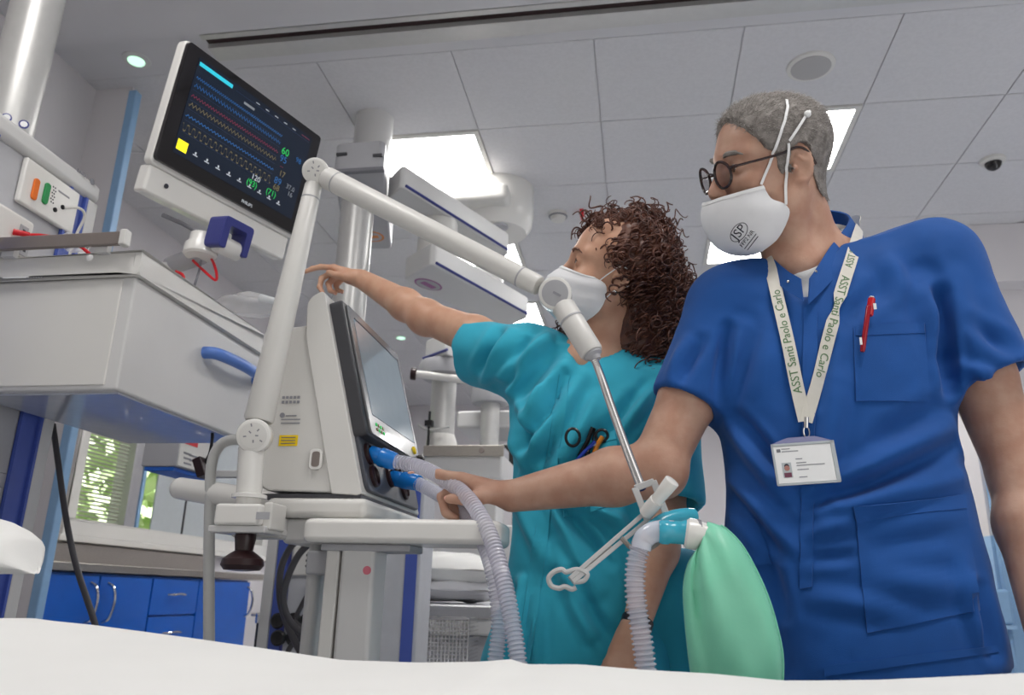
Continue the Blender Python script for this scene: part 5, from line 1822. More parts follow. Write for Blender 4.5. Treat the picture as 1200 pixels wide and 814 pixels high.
def mask_grid(H, ctr, edge, nu=33, nv=25, pw=.85):
    """curved face mask: ctr = mid-line (x, z), edge = side line (x, y, z), both from top to bottom"""
    c = resample(spline([(a, 0, b) for a, b in ctr], 60), nv)
    e = resample(spline(edge, 60), nv)
    g = np.zeros((nu, nv, 3))
    for i in range(nu):
        u = i / (nu - 1) * 2 - 1
        s, co = math.sin(abs(u) * math.pi / 2), math.cos(u * math.pi / 2)
        for j in range(nv):
            x = e[j, 0] + (c[j, 0] - e[j, 0]) * co ** pw
            y = math.copysign(e[j, 1] * s ** .95, u)
            z = c[j, 2] + (e[j, 2] - c[j, 2]) * abs(u) ** 1.4
            g[i, j] = H.p(x, y, z)
    return g


def grid_normals(g):
    du = np.gradient(g, axis=0)
    dv = np.gradient(g, axis=1)
    n = np.cross(du, dv)
    return n / (np.linalg.norm(n, axis=2)[..., None] + 1e-12)


def ribbon(pts, nrms, w, th, name, m, parent):
    pts, nrms = np.asarray(pts, float), np.asarray(nrms, float)
    t = np.gradient(pts, axis=0)
    t /= np.linalg.norm(t, axis=1)[:, None]
    sd = np.cross(nrms, t)
    sd /= np.linalg.norm(sd, axis=1)[:, None] + 1e-12
    n2 = np.cross(t, sd)
    w = np.broadcast_to(np.asarray(w, float), (len(pts),))[:, None]
    g = np.stack([pts - sd * w / 2, pts, pts + sd * w / 2], 1)
    return MB().slab(g, np.repeat((n2 * th)[:, None, :], 3, 1)).build(name, m, parent, smooth=50), t, sd, n2


MAT_EYE = mat('eye_white', rgb(225, 220, 214), .15, coat=.5, noise=.02)
MAT_IRIS = mat('eye_iris', rgb(48, 30, 20), .15, coat=.6, noise=.1, nscale=300)
MAT_NAIL = mat('nail', rgb(222, 168, 150), .3, noise=.03)
M['mask'] = mat('mask_fleece', rgb(228, 228, 230), .85, noise=.015, nscale=40, bump=.12, bscale=700)
M['elastic'] = mat('white_elastic', rgb(236, 236, 236), .7, noise=.02)
# =================================================================== THE MAN IN THE BLUE TUNIC
M['skin_m'] = mat('skin_tan', rgb(194, 155, 134), .48, col2=rgb(180, 136, 115), nscale=28, bump=.12, bscale=350, sss=.12)
M['blue_cloth'] = mat('royal_blue_cotton', rgb(8, 76, 150), .82, noise=.05, nscale=14, bump=.22, bscale=900, sheen=.08)
M['hair_grey'] = mat('salt_pepper_hair', rgb(104, 98, 94), .7, col2=rgb(146, 140, 135), nscale=75, bump=.5, bscale=600)
YM = 1.40
HM = HeadFrame((.247, 1.323, 1.544), 197, 13.2, -19.7)
man = thing('person', 'grey-haired man in royal blue short-sleeved tunic, white mask and dark glasses, one arm reaching left', 'person', (.36, YM, 0))

neck_b = P(948, 318, 1.415)
shR, shL = P(856, 362, YM), P(1096, 312, YM)
elR, wrR = P(768, 549, 1.365), P(600, 581, 1.372)
elL, wrL = P(1196, 560, 1.37), P(1232, 760, 1.30)
hd_ = wrR + (P(520, 556, 1.385) - P(598, 580, 1.372))
fR = nrm(hd_ - wrR)
xs = axis(-.36, .80, [(-.26, .0, .0032), (.10, .40, .003)], .008)
ys = axis(1.06, 1.62, [(1.18, 1.44, .0032)], .008)
zs = axis(.02, 1.74, [(.90, 1.08, .0032), (1.36, 1.74, .003)], .008)
S = SDF(xs, ys, zs)
head_prims(S, HM)
S.rc(HM.p(-.025, 0, -.045), neck_b, .060, .066, .035)
S.rc(HM.p(.02, .0, -.10), P(938, 315, 1.35), .026, .04, .03)
S.rc(HM.p(.0, .060, -.055), P(936, 315, 1.345), .014, .016, .03)     # neck cord
S.rc(neck_b, shR + [.03, 0, -.03], .06, .06, .04).rc(neck_b, shL + [-.03, 0, -.03], .06, .06, .04)
tc = P(985, 420, YM)
S.ell(tc, (.145, .085, .17), .04).ell(P(1000, 600, YM), (.13, .085, .20), .04)
S.chain([shR, shR + (elR - shR) * .55, elR, elR + (wrR - elR) * .28, wrR], [.046, .050, .044, .047, .0275], .02)
S.ell(elR + [.012, 0, -.006], (.04, .042, .042), .02)
S.chain([shL, shL + (elL - shL) * .55, elL, elL + (wrL - elL) * .3, wrL], [.052, .051, .043, .046, .028], .02)
tips = hand(S, wrR, fR, (.18, .10, .98), 1, [(8, 8, 10, 8), (2, 56, 70, 44), (-3, 62, 74, 46), (-8, 64, 74, 46)],
            [(.040, .036, -.022), (.068, .042, -.036), (.094, .036, -.042)], 1.0)
tipsL = hand(S, wrL, nrm(wrL - elL) + [0, -.1, 0], (1, .1, .2), 1, [(6, 10, 20, 14), (1, 14, 24, 16), (-3, 18, 28, 18), (-7, 22, 30, 20)],
             [(.040, .036, -.018), (.066, .048, -.026), (.090, .050, -.032)], 1.0)
hipR, hipL = np.array([.27, 1.42, .84]), np.array([.42, 1.42, .84])
for hp in (hipR, hipL):
    kx = hp[0] + (.02 if hp is hipL else -.02)
    S.chain([hp, (kx, 1.41, .46), (kx, 1.46, .10)], [.075, .052, .038], .03)
V, Q = S.mesh()
V = laplace(V, Q, 1, .35)
sdf_obj('body', V, Q, M['skin_m'], man)
bv_body = bvh_of(V, Q)
nails(tips, man, MAT_NAIL)
eyes(HM, man, (.93, -.05, -.25))

# hair: cropped cap that follows the skull
p0_ = HM.o
S = SDF(axis(p0_[0] - .15, p0_[0] + .15, [], .003), axis(p0_[1] - .15, p0_[1] + .15, [], .003), axis(p0_[2] - .15, p0_[2] + .17, [], .003))
head_prims(S, HM)
S.rc(HM.p(-.025, 0, -.045), neck_b, .060, .066, .035)
G = np.stack(np.meshgrid(*S.ax, indexing='ij'), -1)
L = HM.loc(G.reshape(-1, 3)).reshape(G.shape)
lx, ly, lz = L[..., 0], np.abs(L[..., 1]), L[..., 2]
zl = np.interp(lx, [-.12, -.07, -.048, -.036, -.030, .004, .010, .022, .030, .045, .062, .074, .09], [-.062, -.062, -.045, -.005, .030, .032, -.012, -.012, .018, .036, .062, .084, .13])
wob = .003 * np.sin(lx * 260 + ly * 150) + .003 * np.sin(ly * 310 - lx * 90)
earz = np.sqrt(((lx + .012) / .021) ** 2 + ((lz - .002) / .036) ** 2) - 1
g_ = np.maximum((zl + wob - lz) * .75, -earz * .02 * (ly > .06) - .02 * (ly <= .06))
thick = .0035 + .0065 * np.clip((lz - .02) / .07, 0, 1)
S.D = np.maximum(S.D - thick, g_).astype(np.float32)
V, Q = S.mesh()
V = laplace(V, Q, 1, .5)
N = vnormals(V, Q)
V = V + N * (.0012 * snoise(V, 45, 3, 2))[:, None]
sdf_obj('hair', V, Q, M['hair_grey'], man)
bv_hair = bvh_of(V, Q)
for s in (-1, 1):
    eb = [HM.p(.098, s * .016, .034), HM.p(.099, s * .028, .039), HM.p(.090, s * .043, .038), HM.p(.080, s * .052, .033)]
    MB().tube(spline(eb, 14), [.003] * 3 + [.0042] * 7 + [.002] * 4, 6).build('eyebrow', M['hair_grey'], man)

# tunic
def rows_from(px, Y, hds, shear, x0):
    out = []
    for (xl, yl, xr, yr), hd in zip(px, hds):
        a, b = P(xl, yl, Y), P(xr, yr, Y)
        c = (a + b) / 2
        out.append((c[2] - shear * (c[0] - x0), c[0], Y - .0, abs(b[0] - a[0]) / 2, hd))
    return out
SHM = .17
px = [(884, 326, 1066, 281), (850, 350, 1098, 300), (838, 400, 1112, 362), (840, 470, 1116, 430), (850, 545, 1117, 505), (853, 580, 1121, 540), (848, 620, 1132, 580), (868, 690, 1150, 655), (885, 765, 1166, 725), (894, 822, 1177, 776)]
rw = rows_from(px, YM, [.055, .085, .108, .120, .116, .118, .124, .132, .138, .142], SHM, .36)
S = SDF(axis(-.02, .74, [], .0048), axis(1.17, 1.63, [], .0048), axis(.56, 1.56, [], .0048))
seR, seL = P(805, 474, 1.378), P(1156, 450, 1.372)
S.rc(shR, seR + (seR - shR) * .25, .074, .064, .035)
S.rc(shL, seL + (seL - shL) * .25, .074, .078, .035)
for sh, se, r, nn in ((shR, seR, .063, nrm(seR - shR)), (shL, seL, .075, nrm(seL - shL + np.array([.06, 0, 0])))):
    u = nrm(np.cross(nn, [0, 1, 0]))
    w = np.cross(nn, u)
    S.obox(se + nn * .08, (.08, .115, .13), np.array([nn, u, w]), .003, .003, 's')
    S.rc(se - nn * .045, se + nn * .02, r - .020, r - .007, .004, 's')
S.loft(rw, SHM, .36, 2.35, k=.03)
S.rc(neck_b + [.0, .02, -.02], shR + [.01, 0, 0], .060, .070, .05).rc(neck_b + [0, .02, -.02], shL + [-.01, 0, 0], .060, .070, .05)
S.rc(neck_b + [-.01, -.02, .02], HM.p(.0, 0, -.08), .072, .074, .006, 's')
S.rc(P(943, 330, 1.30), P(943, 352, 1.275), .030, .006, .01, 's')
S.rc(P(940, 700, 1.262), P(946, 850, 1.255), .004, .052, .004, 's')
V, Q = S.mesh()
V = laplace(V, Q, 2, .5)
N = vnormals(V, Q)
seg = [(1099, 345, 1114, 455, 9, -.010), (1082, 330, 1102, 400, 12, .006), (1118, 330, 1150, 430, 14, .004), (1075, 300, 1090, 345, 14, -.003),
       (870, 385, 845, 470, 10, .004), (852, 385, 842, 470, 8, -.005), (905, 390, 880, 470, 18, .003), (990, 375, 1040, 330, 12, -.003),
       (1110, 500, 985, 560, 11, .005), (1114, 525, 990, 580, 9, -.005), (1122, 560, 965, 605, 12, .005), (1105, 470, 1030, 510, 12, -.003),
       (858, 500, 915, 580, 10, .005), (866, 490, 925, 560, 8, -.004), (858, 560, 930, 640, 10, .004), (852, 575, 915, 650, 8, -.004),
       (945, 590, 1010, 565, 9, -.004), (948, 625, 1005, 612, 9, .004), (950, 655, 1000, 650, 8, -.003), (955, 700, 1060, 715, 12, .003),
       (1030, 680, 1130, 690, 14, .004), (1020, 640, 1120, 625, 12, -.003), (1145, 690, 1165, 765, 9, -.006), (1128, 660, 1150, 750, 10, .004),
       (985, 450, 960, 560, 14, .004), (970, 400, 955, 470, 9, -.003), (1140, 380, 1188, 410, 9, -.004), (1128, 430, 1170, 445, 8, .004), (820, 400, 800, 440, 8, -.004), (805, 400, 785, 445, 8, .003),
       (1035, 300, 1060, 345, 12, .003), (880, 700, 900, 780, 12, .005), (896, 640, 918, 720, 10, -.004)]
V = V + N * (folds(V, N, seg, 2.9) + .0022 * snoise(V, 5, 11, 2) + .0007 * snoise(V, 16, 12, 2))[:, None]
N = vnormals(V, Q)
tunic_o = sdf_obj('tunic', V, Q, M['blue_cloth'], man)
bv_m = bvh_of(V, Q)
# collar, placket, pockets, undershirt
cb = [(941, 352, 1.278), (918, 338, 1.30), (899, 318, 1.345), (902, 290, 1.42), (950, 262, 1.485), (1002, 266, 1.465), (1010, 288, 1.39), (982, 320, 1.315), (948, 356, 1.276)]
ct = [(938, 326, 1.282), (918, 314, 1.305), (905, 298, 1.350), (915, 272, 1.42), (952, 248, 1.465), (990, 249, 1.445), (994, 262, 1.385), (968, 296, 1.318), (950, 326, 1.280)]
def bvh_col():
    gv_ = np.array([v.co for v in cl_o.data.vertices]) + ORG[man]
    return BVHTree.FromPolygons([tuple(v) for v in gv_], [tuple(p.vertices) for p in cl_o.data.polygons])
b_, t_ = resample(spline([P(*q) for q in cb], 60), 44), resample(spline([P(*q) for q in ct], 60), 44)
g = np.stack([b_ * (1 - k) + t_ * k for k in np.linspace(0, 1, 7)], 1)
g += (np.sin(np.linspace(0, 22, 44))[:, None, None] * .0012) * np.array([1, 1, 0])
n_ = grid_normals(g)
cl_o = MB().slab(g, n_ * .003).build('collar', M['blue_cloth'], tunic_o, smooth=50)
S = SDF(axis(.1, .5, [], .004), axis(1.2, 1.5, [], .004), axis(1.2, 1.5, [], .004))
q = P(945, 322, 1.335)
S.ell(q, (.035, .022, .032), .01).ell(P(950, 350, 1.345), (.04, .03, .04), .01)
V, Q = S.mesh()
sdf_obj('undershirt', V, Q, M['sheet'], man)
patch(bv_m, [(942, 360), (958, 355), (952, 688), (937, 690)], 5, 60, .0006, .0022, 'placket', M['blue_cloth'], tunic_o)
patch(bv_m, [(1000, 384), (1084, 380), (1088, 470), (1002, 470)], 16, 16, .0005, .0026, 'chest_pocket', M['blue_cloth'], tunic_o)
patch(bv_m, [(1003, 382.5), (1084, 378.5), (1084.5, 391), (1002, 394)], 16, 4, .0028, .0016, 'pocket_hem', M['blue_cloth'], tunic_o)
patch(bv_m, [(1001, 594), (1128, 580), (1148, 715), (1016, 742)], 20, 20, .0005, .0026, 'hip_pocket', M['blue_cloth'], tunic_o)
patch(bv_m, [(1000, 593), (1128, 579), (1130, 596), (1002, 612)], 20, 4, .0028, .0018, 'pocket_hem', M['blue_cloth'], tunic_o)
patch(bv_m, [(857, 603), (886, 609), (905, 660), (868, 665)], 12, 12, .0005, .0026, 'hip_pocket', M['blue_cloth'], tunic_o)
patch(bv_m, [(966, 780), (1168, 756), (1170, 764), (967, 792)], 24, 3, .0006, .0016, 'hem_band', M['blue_cloth'], tunic_o)
for px_, py_ in ((924, 330), (956, 318)):
    h, n = hit(bvh_col(), px_, py_, .0002)
    if h is None:
        continue
    MB().lathe(h, n, [(0, .0028), (.0015, .0025), (.002, .001)], 12).build('snap_button', M['chrome'], tunic_o)

# trousers and shoes
S = SDF(axis(.10, .66, [], .007), axis(1.22, 1.62, [], .007), axis(.05, 1.0, [], .007))
S.rc((.28, 1.40, .84), (.42, 1.40, .84), .105, .105, .03)
S.rc((.36, 1.40, .72), (.36, 1.40, .80), .10, .11, .03)
for hp in (hipR, hipL):
    kx = hp[0] + (.02 if hp is hipL else -.02)
    S.chain([hp + [0, -.01, -.04], (kx, 1.40, .46), (kx, 1.45, .12)], [.100, .085, .075], .02)
S.obox((.37, 1.4, .03), (.4, .4, .055), np.eye(3), .003, 0, 's')
V, Q = S.mesh()
V = laplace(V, Q, 2)
N = vnormals(V, Q)
V = V + N * (.004 * snoise(V, 4, 21, 2))[:, None]
M['blue_dark'] = mat('navy_blue_cotton', rgb(8, 50, 116), .85, noise=.05, nscale=14, bump=.2, bscale=900)
sdf_obj('trousers', V, Q, M['blue_dark'], man)
def shoe(cx, cy, m, parent):
    S = SDF(axis(cx - .07, cx + .07, [], .005), axis(cy - .22, cy + .12, [], .005), axis(-.01, .14, [], .005))
    S.chain([(cx, cy + .03, .045), (cx, cy - .06, .045), (cx, cy - .15, .036)], [.044, .043, .036], .02).rc((cx, cy + .02, .05), (cx, cy + .015, .10), .045, .042, .02)
    S.obox((cx, cy, -.05), (.3, .4, .05), np.eye(3), .001, 0, 's')
    V, Q = S.mesh()
    return sdf_obj('shoe', V, Q, m, parent)
shoe(.27, 1.45, M['white_gloss'], man)
shoe(.47, 1.45, M['white_gloss'], man)

# ---- mask
mk = thing('face_mask', 'white cup-shaped mask with printed mark worn by the grey-haired man', 'mask', HM.p(.11, 0, -.06))
g = mask_grid(HM, [(.129, -.037), (.137, -.058), (.134, -.086), (.118, -.115), (.092, -.132), (.066, -.138)],
              [(.060, .0675, -.026), (.051, .073, -.050), (.030, .0785, -.063), (.024, .078, -.080), (.042, .066, -.115), (.062, .042, -.134)])
n_ = grid_normals(g)
out = np.sign(((g - HM.p(.0, 0, -.05)) * n_).sum(2).mean())
g = g + n_ * out * .0012 * np.sin(np.linspace(0, 30, 33))[:, None, None] * 0.3
MB().slab(g, n_ * out * .0022).build('shell', M['mask'], mk, smooth=60)
fl = (g[:, [0, 1]] + n_[:, [0, 1]] * out * .0024)
MB().slab(fl, n_[:, [0, 1]] * out * .0012).build('top_welt', M['elastic'], mk, smooth=60)
side = g[-1] if HM.loc(g[-1][12:13])[0, 1] > 0 else g[0]
gm = g.reshape(-1, 3)
nu, nv = g.shape[:2]
fq = [(i * nv + j, (i + 1) * nv + j, (i + 1) * nv + j + 1, i * nv + j + 1) for i in range(nu - 1) for j in range(nv - 1)]
bv_mask = bvh_of(gm + (n_ * out * .0024).reshape(-1, 3), fq)
MB().tube(side + (n_[-1] if side is g[-1] else n_[0]) * out * .001, .0018, 6).build('edge_weld', M['elastic'], mk)
surf = [bv_hair, bv_body]
def strap(pts, name='strap', w=.0045, extra=()):
    P3, N3 = [], []
    for x, y_ in resample(np.array(pts, float), 26):
        h, n = hit(surf, x, y_, .0035)
        if h is None or np.linalg.norm(h - HM.o) > .2:
            continue
        P3.append(h)
        N3.append(n)
    P3 = np.array(P3)
    return ribbon(P3, N3, w, .0012, name, M['elastic'], mk)
strap([(891, 216), (900, 195), (910, 168), (918, 145), (922, 128), (921, 119)])
strap([(921, 240), (921, 215), (922, 190), (923, 168)])
strap([(924, 165), (934, 150), (943, 137), (948, 131)])
kn, nn_ = hit(surf, 944, 136, .006)
if kn is not None:
    MB().ball(kn, .006).tube(spline([kn, P(950, 130, 1.33), P(958, 123, 1.325)], 10), [.003] * 4 + [.0045] * 6, 6).tube(spline([kn, P(948, 132, 1.33), P(955, 129, 1.33)], 8), .003, 6).build('knot', M['elastic'], mk)
# printed mark: oval with letters and two lines, tilted as on the mask
ca, sa = math.cos(math.radians(-52)), math.sin(math.radians(-52))
pp_c = np.array([866.0, 272.0])
def on_mask(v, sc=1.0, c=pp_c):
    out_ = []
    for a in v:
        dx, dy = a[0], -a[1]
        x = c[0] + dx * ca - dy * sa
        y = c[1] + dx * sa + dy * ca
        h, n = hit(bv_mask, x, y, .0004 + .0003 * (a[2] > 0))
        out_.append(h if h is not None else P(x, y, 1.2))
    return np.array(out_)
text('JSP', 15, None, None, None, M['ink'], mk, 'print_letters', 'CENTER', fn=on_mask)
ringp = [(12.5 * math.cos(a), 8.0 * math.sin(a), 0) for a in np.linspace(0, 2 * math.pi, 33)[:-1]]
MB().tube(on_mask(ringp), .0006, 5, closed=True).build('print_oval', M['ink'], mk)
text('FFP2 NR', 6.5, None, None, None, M['ink'], mk, 'print_letters', 'CENTER', fn=lambda v: on_mask(v + np.array([0, -12, 0])))
for dy, w_ in ((-17, 11), (-20.5, 10)):
    MB().tube(on_mask([(x, dy, 0) for x in np.linspace(-w_, w_, 9)]), .0007, 5).build('print_line', M['ink'], mk)

# ---- glasses
M['frame'] = mat('tortoise_black_frame', rgb(30, 18, 20), .22, coat=.4, col2=rgb(52, 26, 24), nscale=90)
M['lens'] = mat('spectacle_lens', rgb(70, 40, 50), .04, alpha=.42, spec=1.0, noise=.001)
gl = thing('eyeglasses', 'dark-framed round spectacles low on the grey-haired man\'s nose', 'glasses', HM.p(.11, 0, .0))
for s in (-1, 1):
    c = np.array([.116, s * .034, .004])
    ring_, face = [], []
    for a in np.linspace(0, 2 * math.pi, 37)[:-1]:
        yy, zz = .0235 * math.cos(a), .0225 * math.sin(a)
        ring_.append(HM.p(c[0] - abs(yy + s * .0) * .0 - .006 * max(0, s * yy / .0225) + zz * .12, c[1] + yy, c[2] + zz))
    MB().tube(ring_, .0026, 8, closed=True).build('rim', M['frame'], gl)
    MB().add(ring_, [tuple(range(36))]).build('lens', M['lens'], gl, smooth=0)
    tp = [HM.p(.109, s * .0575, .012), HM.p(.104, s * .066, .013), HM.p(.085, s * .0745, .015), HM.p(.03, s * .0795, .022), HM.p(-.004, s * .0815, .030), HM.p(-.022, s * .083, .020), HM.p(-.034, s * .083, -.002)]
    MB().tube(spline(tp, 30), [.0032] * 6 + [.0022] * 24, 8).build('temple', M['frame'], gl)
MB().tube(spline([HM.p(.117, -.0125, .008), HM.p(.122, 0, .012), HM.p(.117, .0125, .008)], 10), .0017, 8).build('bridge', M['frame'], gl)

# ---- lanyard and badge
M['strap'] = mat('cream_strap', rgb(214, 210, 200), .7, noise=.03, nscale=60, bump=.2, bscale=900)
ly_ = thing('lanyard', 'cream printed lanyard hanging in a V on the blue tunic', 'lanyard', P(944, 495, 1.26))
gv = np.concatenate([g_ for g_ in [np.array([v.co for v in cl_o.data.vertices]) + ORG[man]]])
bv_col = BVHTree.FromPolygons([tuple(v) for v in gv], [tuple(p.vertices) for p in cl_o.data.polygons])
def strap_path(pts, n, extra=()):
    P3, N3 = [], []
    for x, y_ in resample(spline([(a, b, 0) for a, b in pts], 60)[:, :2], n):
        h, nn2 = hit([bv_m, bv_col], x, y_, .0045)
        if h is None:
            continue
        P3.append(h)
        N3.append(nn2)
    P3, N3 = np.array(P3), np.array(N3)
    for _ in range(22):
        P3[1:-1] = (P3[:-2] + P3[1:-1] * 2 + P3[2:]) / 4
        N3[1:-1] = (N3[:-2] + N3[1:-1] + N3[2:]) / 3
    P3[:, 1] -= .002
    return P3, N3
def strap_text(s, size, P3, t, sd, n2, u0, flip=False):
    cum = np.r_[0, np.cumsum(np.linalg.norm(np.diff(P3, axis=0), axis=1))]
    def fn(v):
        u = np.clip(u0 + v[:, 0] * (-1 if flip else 1), 0, cum[-1])
        i = np.clip(np.searchsorted(cum, u) - 1, 0, len(P3) - 2)
        f = ((u - cum[i]) / (cum[i + 1] - cum[i] + 1e-9))[:, None]
        b = P3[i] * (1 - f) + P3[i + 1] * f
        s_ = sd[i] * (1 - f) + sd[i + 1] * f
        m_ = n2[i] * (1 - f) + n2[i + 1] * f
        return b + s_ * v[:, 1:2] * (-1 if flip else 1) + m_ * (.0013 + v[:, 2:] * .5)
    return fn
lp_, ln_ = strap_path([(942, 494), (936, 462), (928, 425), (919, 385), (910, 345), (904, 320), (902, 304)], 40)
o, t1, s1, n1 = ribbon(lp_, ln_, .0205, .0010, 'strap', M['strap'], ly_)
sgn = 1 if (s1[20] @ _rt) < 0 else -1
text('ASST Santi Paolo e Carlo', .0185, None, None, None, M['ink_green'], ly_, align='LEFT', fn=strap_text('', 1, lp_, t1, s1 * 1.0, n1, .045))
rp2, rn2 = strap_path([(1003, 258), (1004, 275), (999, 300), (991, 325), (984, 345), (975, 378), (964, 418), (954, 455), (947, 480), (943, 494)], 46)
wid = np.full(len(rp2), .0205)
wid[16:21] = [.016, .011, .009, .012, .017]
o, t2, s2, n2 = ribbon(rp2, rn2, wid, .0010, 'strap', M['strap'], ly_)
text('ASST Santi Paolo e Carlo', .0185, None, None, None, M['ink_green'], ly_, align='LEFT', fn=strap_text('', 1, rp2, t2, s2, n2, .185))
text('ASST Sant', .0170, None, None, None, M['ink_green'], ly_, align='LEFT', fn=strap_text('', 1, rp2, t2, s2, n2, .165, True))
bk_ = [lp_[-1], P(903, 296, 1.40), P(930, 278, 1.47), P(972, 266, 1.49), P(1004, 258, 1.455), rp2[0]]
bk_s = resample(spline(bk_, 40), 30)
ribbon(bk_s, np.array([(p_ - (neck_b + np.array([0, 0, .03]))) * [1, 1, .1] for p_ in bk_s]), .0200, .001, 'neck_strap', M['strap'], ly_)
# clip
c0, n0 = hit(bv_m, 944, 492, .006)
c1, _ = hit(bv_m, 944, 512, .008)
MB().tube([c0 + [0, 0, .004], (c0 + c1) / 2], .0042, 10).build('clip_body', M['chrome'], ly_)
cc_ = (c0 + c1) / 2 + [0, 0, -.006]
MB().tube([cc_ + np.array([.0045 * math.sin(a), 0, .009 * math.cos(a)]) for a in np.linspace(0, 2 * math.pi, 19)[:-1]], .0014, 8, closed=True).build('clip_hook', M['chrome'], ly_)
bc, bn = hit(bv_m, 944, 541, .0)
ys_b = min(hit(bv_m, x, y_)[0][1] for x in (912, 944, 976) for y_ in (520, 541, 562)) - .007
bc = P(944, 542, ys_b)
FB = Frame(bc, math.radians(3), math.radians(-2), math.radians(-4.5))
bd = thing('id_badge', 'white identity badge in a clear holder at the end of the lanyard', 'badge', bc)
bw, bh = .0465, .0318
mb = MB().prism(rpoly([(-bw - .001, -bh - .001), (bw + .001, -bh - .001), (bw + .001, bh), (bw * .45, bh + .009), (-bw * .45, bh + .009), (-bw - .001, bh)], .004, 4), FB.p(0, .001, 0), FB.x, FB.z, FB.y * .0022)
mb.build('holder', mat('clear_holder', rgb(150, 150, 190), .15, alpha=.6, spec=.7, noise=.02), bd, smooth=0)
mb = MB()
FB.box(mb, -bw + .002, bw - .005, -.0004, .0009, -bh + .0025, bh - .004)
cd_ = mb.build('card', M['paper'], bd, smooth=0, bevel=.0003)
for q in ((-bw - .001, -bw + .0018, -bh, bh), (bw - .0048, bw + .001, -bh, bh), (-bw, bw, -bh - .001, -bh + .0022), (-bw, bw, bh - .0036, bh)):
    mb = MB()
    FB.box(mb, q[0], q[1], -.0012, .0012, q[2], q[3])
    mb.build('holder_rim', M['frost'], bd, smooth=0)
def bbox(x0, x1, z0, z1, m, nm, dz=0):
    mb = MB()
    FB.box(mb, x0, x1, -.0008 - dz, -.0003, z0, z1)
    return mb.build(nm, m, cd_, smooth=0)
bbox(-.036, -.022, -.021, .002, M['frost'], 'photo')
q = FB.p(-.029, -.0012, -.0058)
MB().lathe(FB.p(-.029, -.0008, -.0065), -FB.y, [(0, .0042), (.0004, .004)], 14).build('photo_face', mat('photo_skin', rgb(170, 120, 110), .7, noise=.05), cd_)
MB().lathe(FB.p(-.029, -.0009, -.0035), -FB.y, [(0, .0038), (.0002, .0036)], 12).build('photo_hair', M['ink'], cd_)
bbox(-.0345, -.0235, -.0205, -.0135, mat('photo_coat', rgb(110, 60, 80), .7, noise=.05), 'photo_coat', .0002)
bbox(-.0405, -.0345, .0185, .0235, M['midgrey'], 'emblem')
for x0, x1, z in ((-.033, -.02, .0225), (-.033, -.008, .0185), (-.014, -.004, .006), (-.014, .001, .0), (-.014, .028, -.004), (-.014, .003, -.0105), (-.013, -.001, -.022)):
    bbox(x0, x1, z, z + .0014, M['ink_soft'], 'print')

# ---- red pen clipped in the chest pocket
h0, n0 = hit(bv_m, 1016, 358, .007)
h1, n1 = hit(bv_m, 1010, 413, .0075)
pn = thing('pen', 'red marker pen clipped to the chest pocket of the blue tunic', 'pen', h1)
h0[1] = min(h0[1], h1[1]) ; 
pd = h1 - h0
M['pen_red'] = mat('pen_red', rgb(196, 16, 28), .25, coat=.3, noise=.03)
MB().lathe(h0 + [.002, 0, 0], pd, [(0, .0045), (.001, .0058), (.028, .0058), (.030, .005)], 16).build('cap', M['pen_red'], pn)
MB().lathe(h0 + [-.005, -.004, -.014], pd, [(0, .0034), (.002, .0040), (np.linalg.norm(pd) - .016, .0040), (np.linalg.norm(pd) - .012, .003)], 14).build('barrel', mat('pen_dark_red', rgb(150, 14, 34), .25, noise=.03), pn)
MB().lathe(h0 + [.002, 0, .0012], -pd, [(0, .0042), (.0016, .0036)], 14).build('end_plug', M['paper'], pn)
MB().obox(h0 + [.0035, -.0062, -.016], (.0022, .0006, .005), np.eye(3)).build('label', M['paper'], pn, smooth=0)
MB().obox(h1 + [-.004, -.0085, .014], (.0018, .0006, .006), np.eye(3)).build('label', M['paper'], pn, smooth=0)
# short hair strokes lying back on the cropped cap
rg = np.random.default_rng(9)
st = MB()
_hv = [c for c in man.children if c.name.startswith('hair')][0]
HV = np.array([v.co for v in _hv.data.vertices]) + ORG[man]
HN = np.array([v.normal for v in _hv.data.vertices])
HL_ = HM.loc(HV)
sel = rg.permutation(len(HV))[:9000]
for i in sel:
    l = HL_[i]
    n_ = HN[i]
    if (n_ @ (HV[i] - HM.o)) < 0:
        continue
    back = -HM.R[:, 0] * .6 - HM.R[:, 2] * (.9 if l[2] < .05 else .1) + HM.R[:, 1] * .3 * rg.normal()
    tg = nrm(back - n_ * (back @ n_) + n_ * .30 + .15 * rg.normal(size=3))
    Ls = .006 + .007 * np.clip((l[2] - .03) / .07, 0, 1)
    p_ = HV[i] - n_ * .001
    sd = nrm(np.cross(tg, n_)) * .0006
    st.add([p_ - sd, p_ + sd, p_ + n_ * .0007, p_ + tg * Ls], [(0, 1, 3), (1, 2, 3), (2, 0, 3)])
M['hair_strand'] = mat('grey_hair_strands', rgb(88, 80, 75), .6, col2=rgb(190, 185, 180), nscale=420)
o = st.build('hair_strands', M['hair_strand'], man, smooth=0, fix=False)
o['kind'] = 'stuff'
